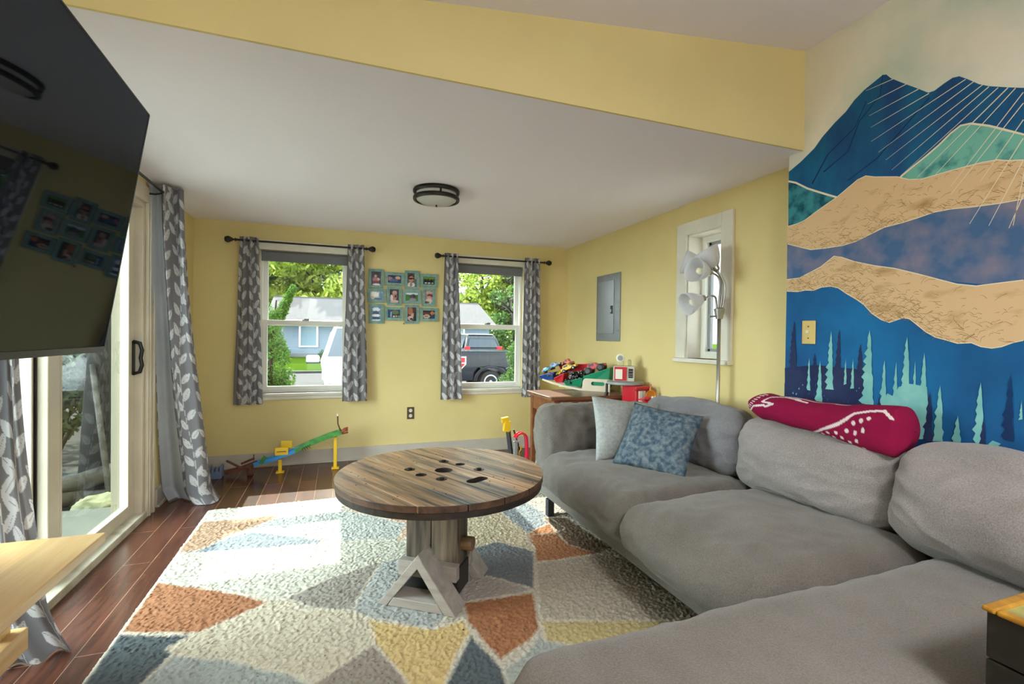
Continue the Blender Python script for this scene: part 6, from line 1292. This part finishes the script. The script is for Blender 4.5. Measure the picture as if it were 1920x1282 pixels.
mb = MB(); zc = zg+0.86; mb.prism([(3.28, ty-0.006, zc-0.08), (3.28, ty-0.006, zc+0.26), (3.66, ty-0.006, zc+0.26), (3.66, ty-0.006, zc+0.02), (3.44, ty-0.006, zc-0.2), (3.28, ty-0.006, zc-0.28)], (0, 0.006, 0)); dq = mb.build('decal', m_vw, rt)
mb = MB(); mb.prism([(3.3, ty-0.009, zc+0.08), (3.3, ty-0.009, zc+0.22), (3.62, ty-0.009, zc+0.22), (3.62, ty-0.009, zc+0.08)], (0, 0.003, 0)); mb.prism([(3.3, ty-0.009, zc-0.2), (3.3, ty-0.009, zc+0.04), (3.62, ty-0.009, zc+0.04), (3.6, ty-0.009, zc), (3.43, ty-0.009, zc-0.16)], (0, 0.003, 0)); mb.build('decal_panel', m_tail, dq)
mb = MB(); mb.box(3.28, ty-0.005, zg+0.40, 3.3, ty+0.003, zg+1.25); mb.build('panel_gap', m_tyre, rt)
mb = MB(); mb.box(5.6, ty+0.1, zg+0.95, 5.76, ty+0.3, zg+1.2); mb.build('tail_lamp', m_tail, rt, bevel=0.01)
# small dark hatchback beyond
zg = -0.34; rt = thing('hatchback', 'dark hatchback seen from behind, parked beyond the pickup bed', 'car', (6.0, 21.6, zg)); m_hb = mat('graphite_car_paint', (34, 40, 46), 0.2, coat=0.4)
x0, x1, yb_ = 5.12, 6.86, 20.0
prof = [(0.0, 0.35), (-0.06, 0.65), (0.02, 1.0), (0.25, 1.45), (0.45, 1.6), (1.6, 1.62), (2.6, 1.1), (3.7, 0.95), (3.9, 0.6), (3.8, 0.3)]
mb = MB(); n = len(prof); vs = []
for sx_ in (0, 1):
    for i, (y, z) in enumerate(prof): k = 0.2 if i in (3, 4, 5) else 0.03; vs.append(((x0+k) if sx_ == 0 else (x1-k), yb_+y, zg+z))
mb.add(vs, [tuple(range(n-1, -1, -1)), tuple(range(n, 2*n))]+[(i, (i+1) % n, n+(i+1) % n, n+i) for i in range(n)]); mb.build('body', m_hb, rt, bevel=0.06)
mb = MB(); mb.add([(x0+0.2, yb_+0.0, zg+1.06), (x1-0.2, yb_+0.0, zg+1.06), (x1-0.3, yb_+0.2, zg+1.42), (x0+0.3, yb_+0.2, zg+1.42)], [(0, 1, 2, 3)]); mb.build('rear_window', m_cglass, rt)
mb = MB(); mb.add([(x0+0.03, yb_+0.4, zg+1.05), (x0+0.03, yb_+2.3, zg+1.05), (x0+0.18, yb_+1.6, zg+1.5), (x0+0.19, yb_+0.55, zg+1.5)], [(3, 2, 1, 0)]); mb.build('side_window', m_cglass, rt)
for xx in (x0+0.03, x1-0.25): mb = MB(); mb.box(xx, yb_-0.06, zg+0.92, xx+0.24, yb_+0.06, zg+1.10); mb.build('tail_lamp', m_tail, rt, bevel=0.02)
mb = MB(); mb.box(5.78, yb_-0.08, zg+0.72, 6.2, yb_-0.04, zg+0.92); mb.build('number_plate', m_vw, rt, bevel=0.004)
mb = MB(); mb.box(x0+0.3, yb_+0.4, zg+1.6, x1-0.3, yb_+1.6, zg+1.645); mb.build('roof_panel', m_vw, rt, bevel=0.03)
for xx, ax in ((x0+0.1, (-1, 0, 0)), (x1-0.1, (1, 0, 0))):
    for yy in (yb_+0.75, yb_+3.2): wheel(rt, (xx, yy, zg+0.31), 0.31, 0.2, ax)
mb = MB(); mb.obox((x0-0.1, yb_+2.3, zg+1.1), (0.09, 0, 0), (0, 0.06, 0), (0, 0, 0.06)); mb.build('mirror', m_hb, rt, bevel=0.02)

# ---------------------------------------------------------------- side garden beyond the patio door
mb = MB(); mb.box(-2.35, 1.4, -0.2, LW-0.27, 4.35, -0.1); struct(mb.build('patio_step', mat('painted_step', dk((128, 140, 132),.5), 0.7, var=(dk((150, 160, 150),.5), 3, 6)), bevel=0.01))
for i, (x, y, h_, r_, l_) in enumerate(((-2.05, 5.45, 6.5, 0.17, 'dark tree trunk just beyond the patio door glass'), (-4.4, 9.0, 7, 0.24, 'big tree trunk further back in the side garden'), (-3.6, 5.9, 6, 0.12, 'slim tree trunk left of the dark trunk in the side garden'))):
    tree(x, y, -0.22, h_, (1.2, 2.2, 1.6)[i], 5200, lf_d, l_, 400+i, 0.10, 'side garden trees', 0.3 if i else 0.42, r_, m_dbark)
for i, (x, y, rr, l_) in enumerate(((-2.9, 6.6, 0.7, 'dark dense bush behind the fallen log'), (-3.6, 4.5, 0.75, 'dark bush seen past the meeting stiles of the door'), (-4.8, 6.8, 0.9, 'dark bush deep in the side garden'), (-5.2, 11.5, 1.3, 'tall dark hedge bush at the back of side garden'), (-2.6, 9.6, 0.9, 'dark bush at the front corner of the side garden'), (-6.5, 8.5, 1.4, 'large shadowy bush along the garden fence'))):
    rb = thing('garden_bush', l_, 'bush', (x, y, -0.25), 'side garden bushes'); mb = MB()
    for k in range(5): w = k*1.3; mb.tube([(x, y, -0.25), (x+rr*0.5*math.cos(w), y+rr*0.5*math.sin(w), rr*0.8)], [0.025, 0.008], 6)
    mb.build('stems', m_dbark, rb); r = np.random.default_rng(500+i)
    cs_l = [(x+r.uniform(-.6, .6)*rr, y+r.uniform(-.6, .6)*rr, -0.1+rr*r.uniform(0.2, 1.9)) for _ in range(9)]; leafmesh('foliage', *leafset(cs_l, [(rr*0.45,)*3]*9, 3600, 0.06, 520+i), lf_d, rb)
m_logw = mat('weathered_log', dk((150,146,138)), 0.9, var=(dk((88,82,76)), 8, 6), bump=(20, 0.5))
for i, (a, b, r_, l_) in enumerate((((-2.35, 4.55, -0.12), (-1.75, 5.35, -0.02), 0.075, 'grey weathered log lying beyond the patio step'), ((-2.75, 4.6, -0.14), (-1.9, 4.75, -0.13), 0.06, 'thinner log lying along the patio step edge'), ((-2.05, 5.3, 0.9), (-1.72, 4.75, -0.14), 0.022, 'thin leaning branch against the dark tree trunk'))):
    tag(MB().tube([a, b], r_, 12).build('log', m_logw, smooth=True), l_, 'log')
for i, (x, y, r_) in enumerate(((-1.75, 4.62, 0.10), (-2.5, 4.95, 0.13), (-1.62, 4.95, 0.085))):
    o = softbox((x-r_*1.3, y-r_, -0.24), (x+r_*1.3, y+r_, -0.2+r_), r_*0.6, 'garden_rock', mat('mossy_rock', (152, 150, 120), 0.95, var=((100, 104, 76), 12, 6), bump=(30, 0.6)), n=10, wr=0.03, wscale=(9, 9, 9), seed=i); tag(o, ['mossy rock right beside the leaning branch', 'mossy rock left of the grey weathered log', 'small mossy rock closest to the house wall outside'][i], 'rock')
rt = thing('garden_fence', 'dark wooden rail fence across the side garden', 'fence', (-4.5, 8.0, -0.25)); mfn = mat('fence_wood', (112, 106, 102), 0.9, var=((84, 78, 76), 5, 4))
for k in range(6): x = -7+k*1.1; mb = MB(); mb.box(x, 8.0, -0.3, x+0.09, 8.09, 1.0); mb.build('fence_post', mfn, rt)
for z in (0.2, 0.55, 0.88): mb = MB(); mb.box(-7.1, 7.97, z, -1.62, 8.0, z+0.1); mb.build('fence_rail', mfn, rt)

# ================================================================ LIGHT
sc = bpy.context.scene
w = bpy.data.worlds.new('sky'); sc.world = w; w.use_nodes = True; nt = w.node_tree; bg = nt.nodes['Background']
SKY, SUN, WEST = 1.2, 4.3, 12.0
# sky brightened on the patio side as added room light, plain blue-white elsewhere
tc = nt.nodes.new('ShaderNodeTexCoord'); dt = nt.nodes.new('ShaderNodeVectorMath'); dt.operation = 'DOT_PRODUCT'; dt.inputs[1].default_value = Vector((-0.96, -0.06, 0.26)).normalized(); nt.links.new(tc.outputs['Generated'], dt.inputs[0])
mr = nt.nodes.new('ShaderNodeMapRange'); mr.interpolation_type = 'SMOOTHSTEP'; mr.inputs['From Min'].default_value = 0.42; mr.inputs['From Max'].default_value = 0.92; mr.inputs['To Min'].default_value = SKY; mr.inputs['To Max'].default_value = WEST; nt.links.new(dt.outputs['Value'], mr.inputs['Value'])
bg.inputs['Color'].default_value = (0.90, 0.95, 1.02, 1); nt.links.new(mr.outputs['Result'], bg.inputs['Strength'])
sl = bpy.data.lights.new('sun', 'SUN'); sl.energy = SUN; sl.angle = math.radians(0.6); sl.color = (1.0, 0.95, 0.86); so = bpy.data.objects.new('sun', sl); C.objects.link(so)
so.rotation_euler = Vector((-0.02, -2.28, -1.83)).to_track_quat('-Z', 'Y').to_euler(); so.location = (0, 20, 16)
def portal(c, n, sx_, sz_):
    l = bpy.data.lights.new('portal', 'AREA'); l.shape = 'RECTANGLE'; l.size = sx_; l.size_y = sz_; l.cycles.is_portal = True; o = bpy.data.objects.new('portal', l); C.objects.link(o); o.location = c; o.rotation_euler = Vector(n).to_track_quat('-Z', 'Y').to_euler()
portal((-0.275, D+0.19, 1.3), (0, -1, 0), 0.76, 1.3); portal((1.5, D+0.19, 1.3), (0, -1, 0), 0.76, 1.3); portal((R+0.22, 2.69, 1.5), (-1, 0, 0), 0.34, 0.9); portal((LW-0.28, 2.78, 1.0), (1, 0, 0), 1.87, 2.0); portal((0.6, YB-0.17, 1.2), (0, 1, 0), 2.7, 1.9)
# fill lights added behind the camera: one aimed down, one up at the ceiling
for (x, y, e, up) in ((0.5, -0.9, 24.0, 0), (0.9, -1.3, 14.0, 1)):
    l = bpy.data.lights.new('fill_light', 'AREA'); l.shape = 'DISK'; l.size = 0.5; l.energy = e; l.color = (0.97, 1.0, 0.98); o = bpy.data.objects.new('fill_light', l); C.objects.link(o); o.location = (x, y, 1.75 if up else 2.42); o.rotation_euler = (PI if up else 0, 0, 0)

vs_ = sc.view_settings; vs_.view_transform = 'Standard'; vs_.look = 'None'; vs_.gamma = 1.0; vs_.exposure = 1.5; vs_.use_curve_mapping = False
sc.display_settings.display_device = 'sRGB'
cy = sc.cycles; cy.use_denoising = True; cy.max_bounces = 10; cy.diffuse_bounces = 5; cy.glossy_bounces = 4; cy.transparent_max_bounces = 12; cy.caustics_reflective = False; cy.caustics_refractive = False; cy.sample_clamp_indirect = 6
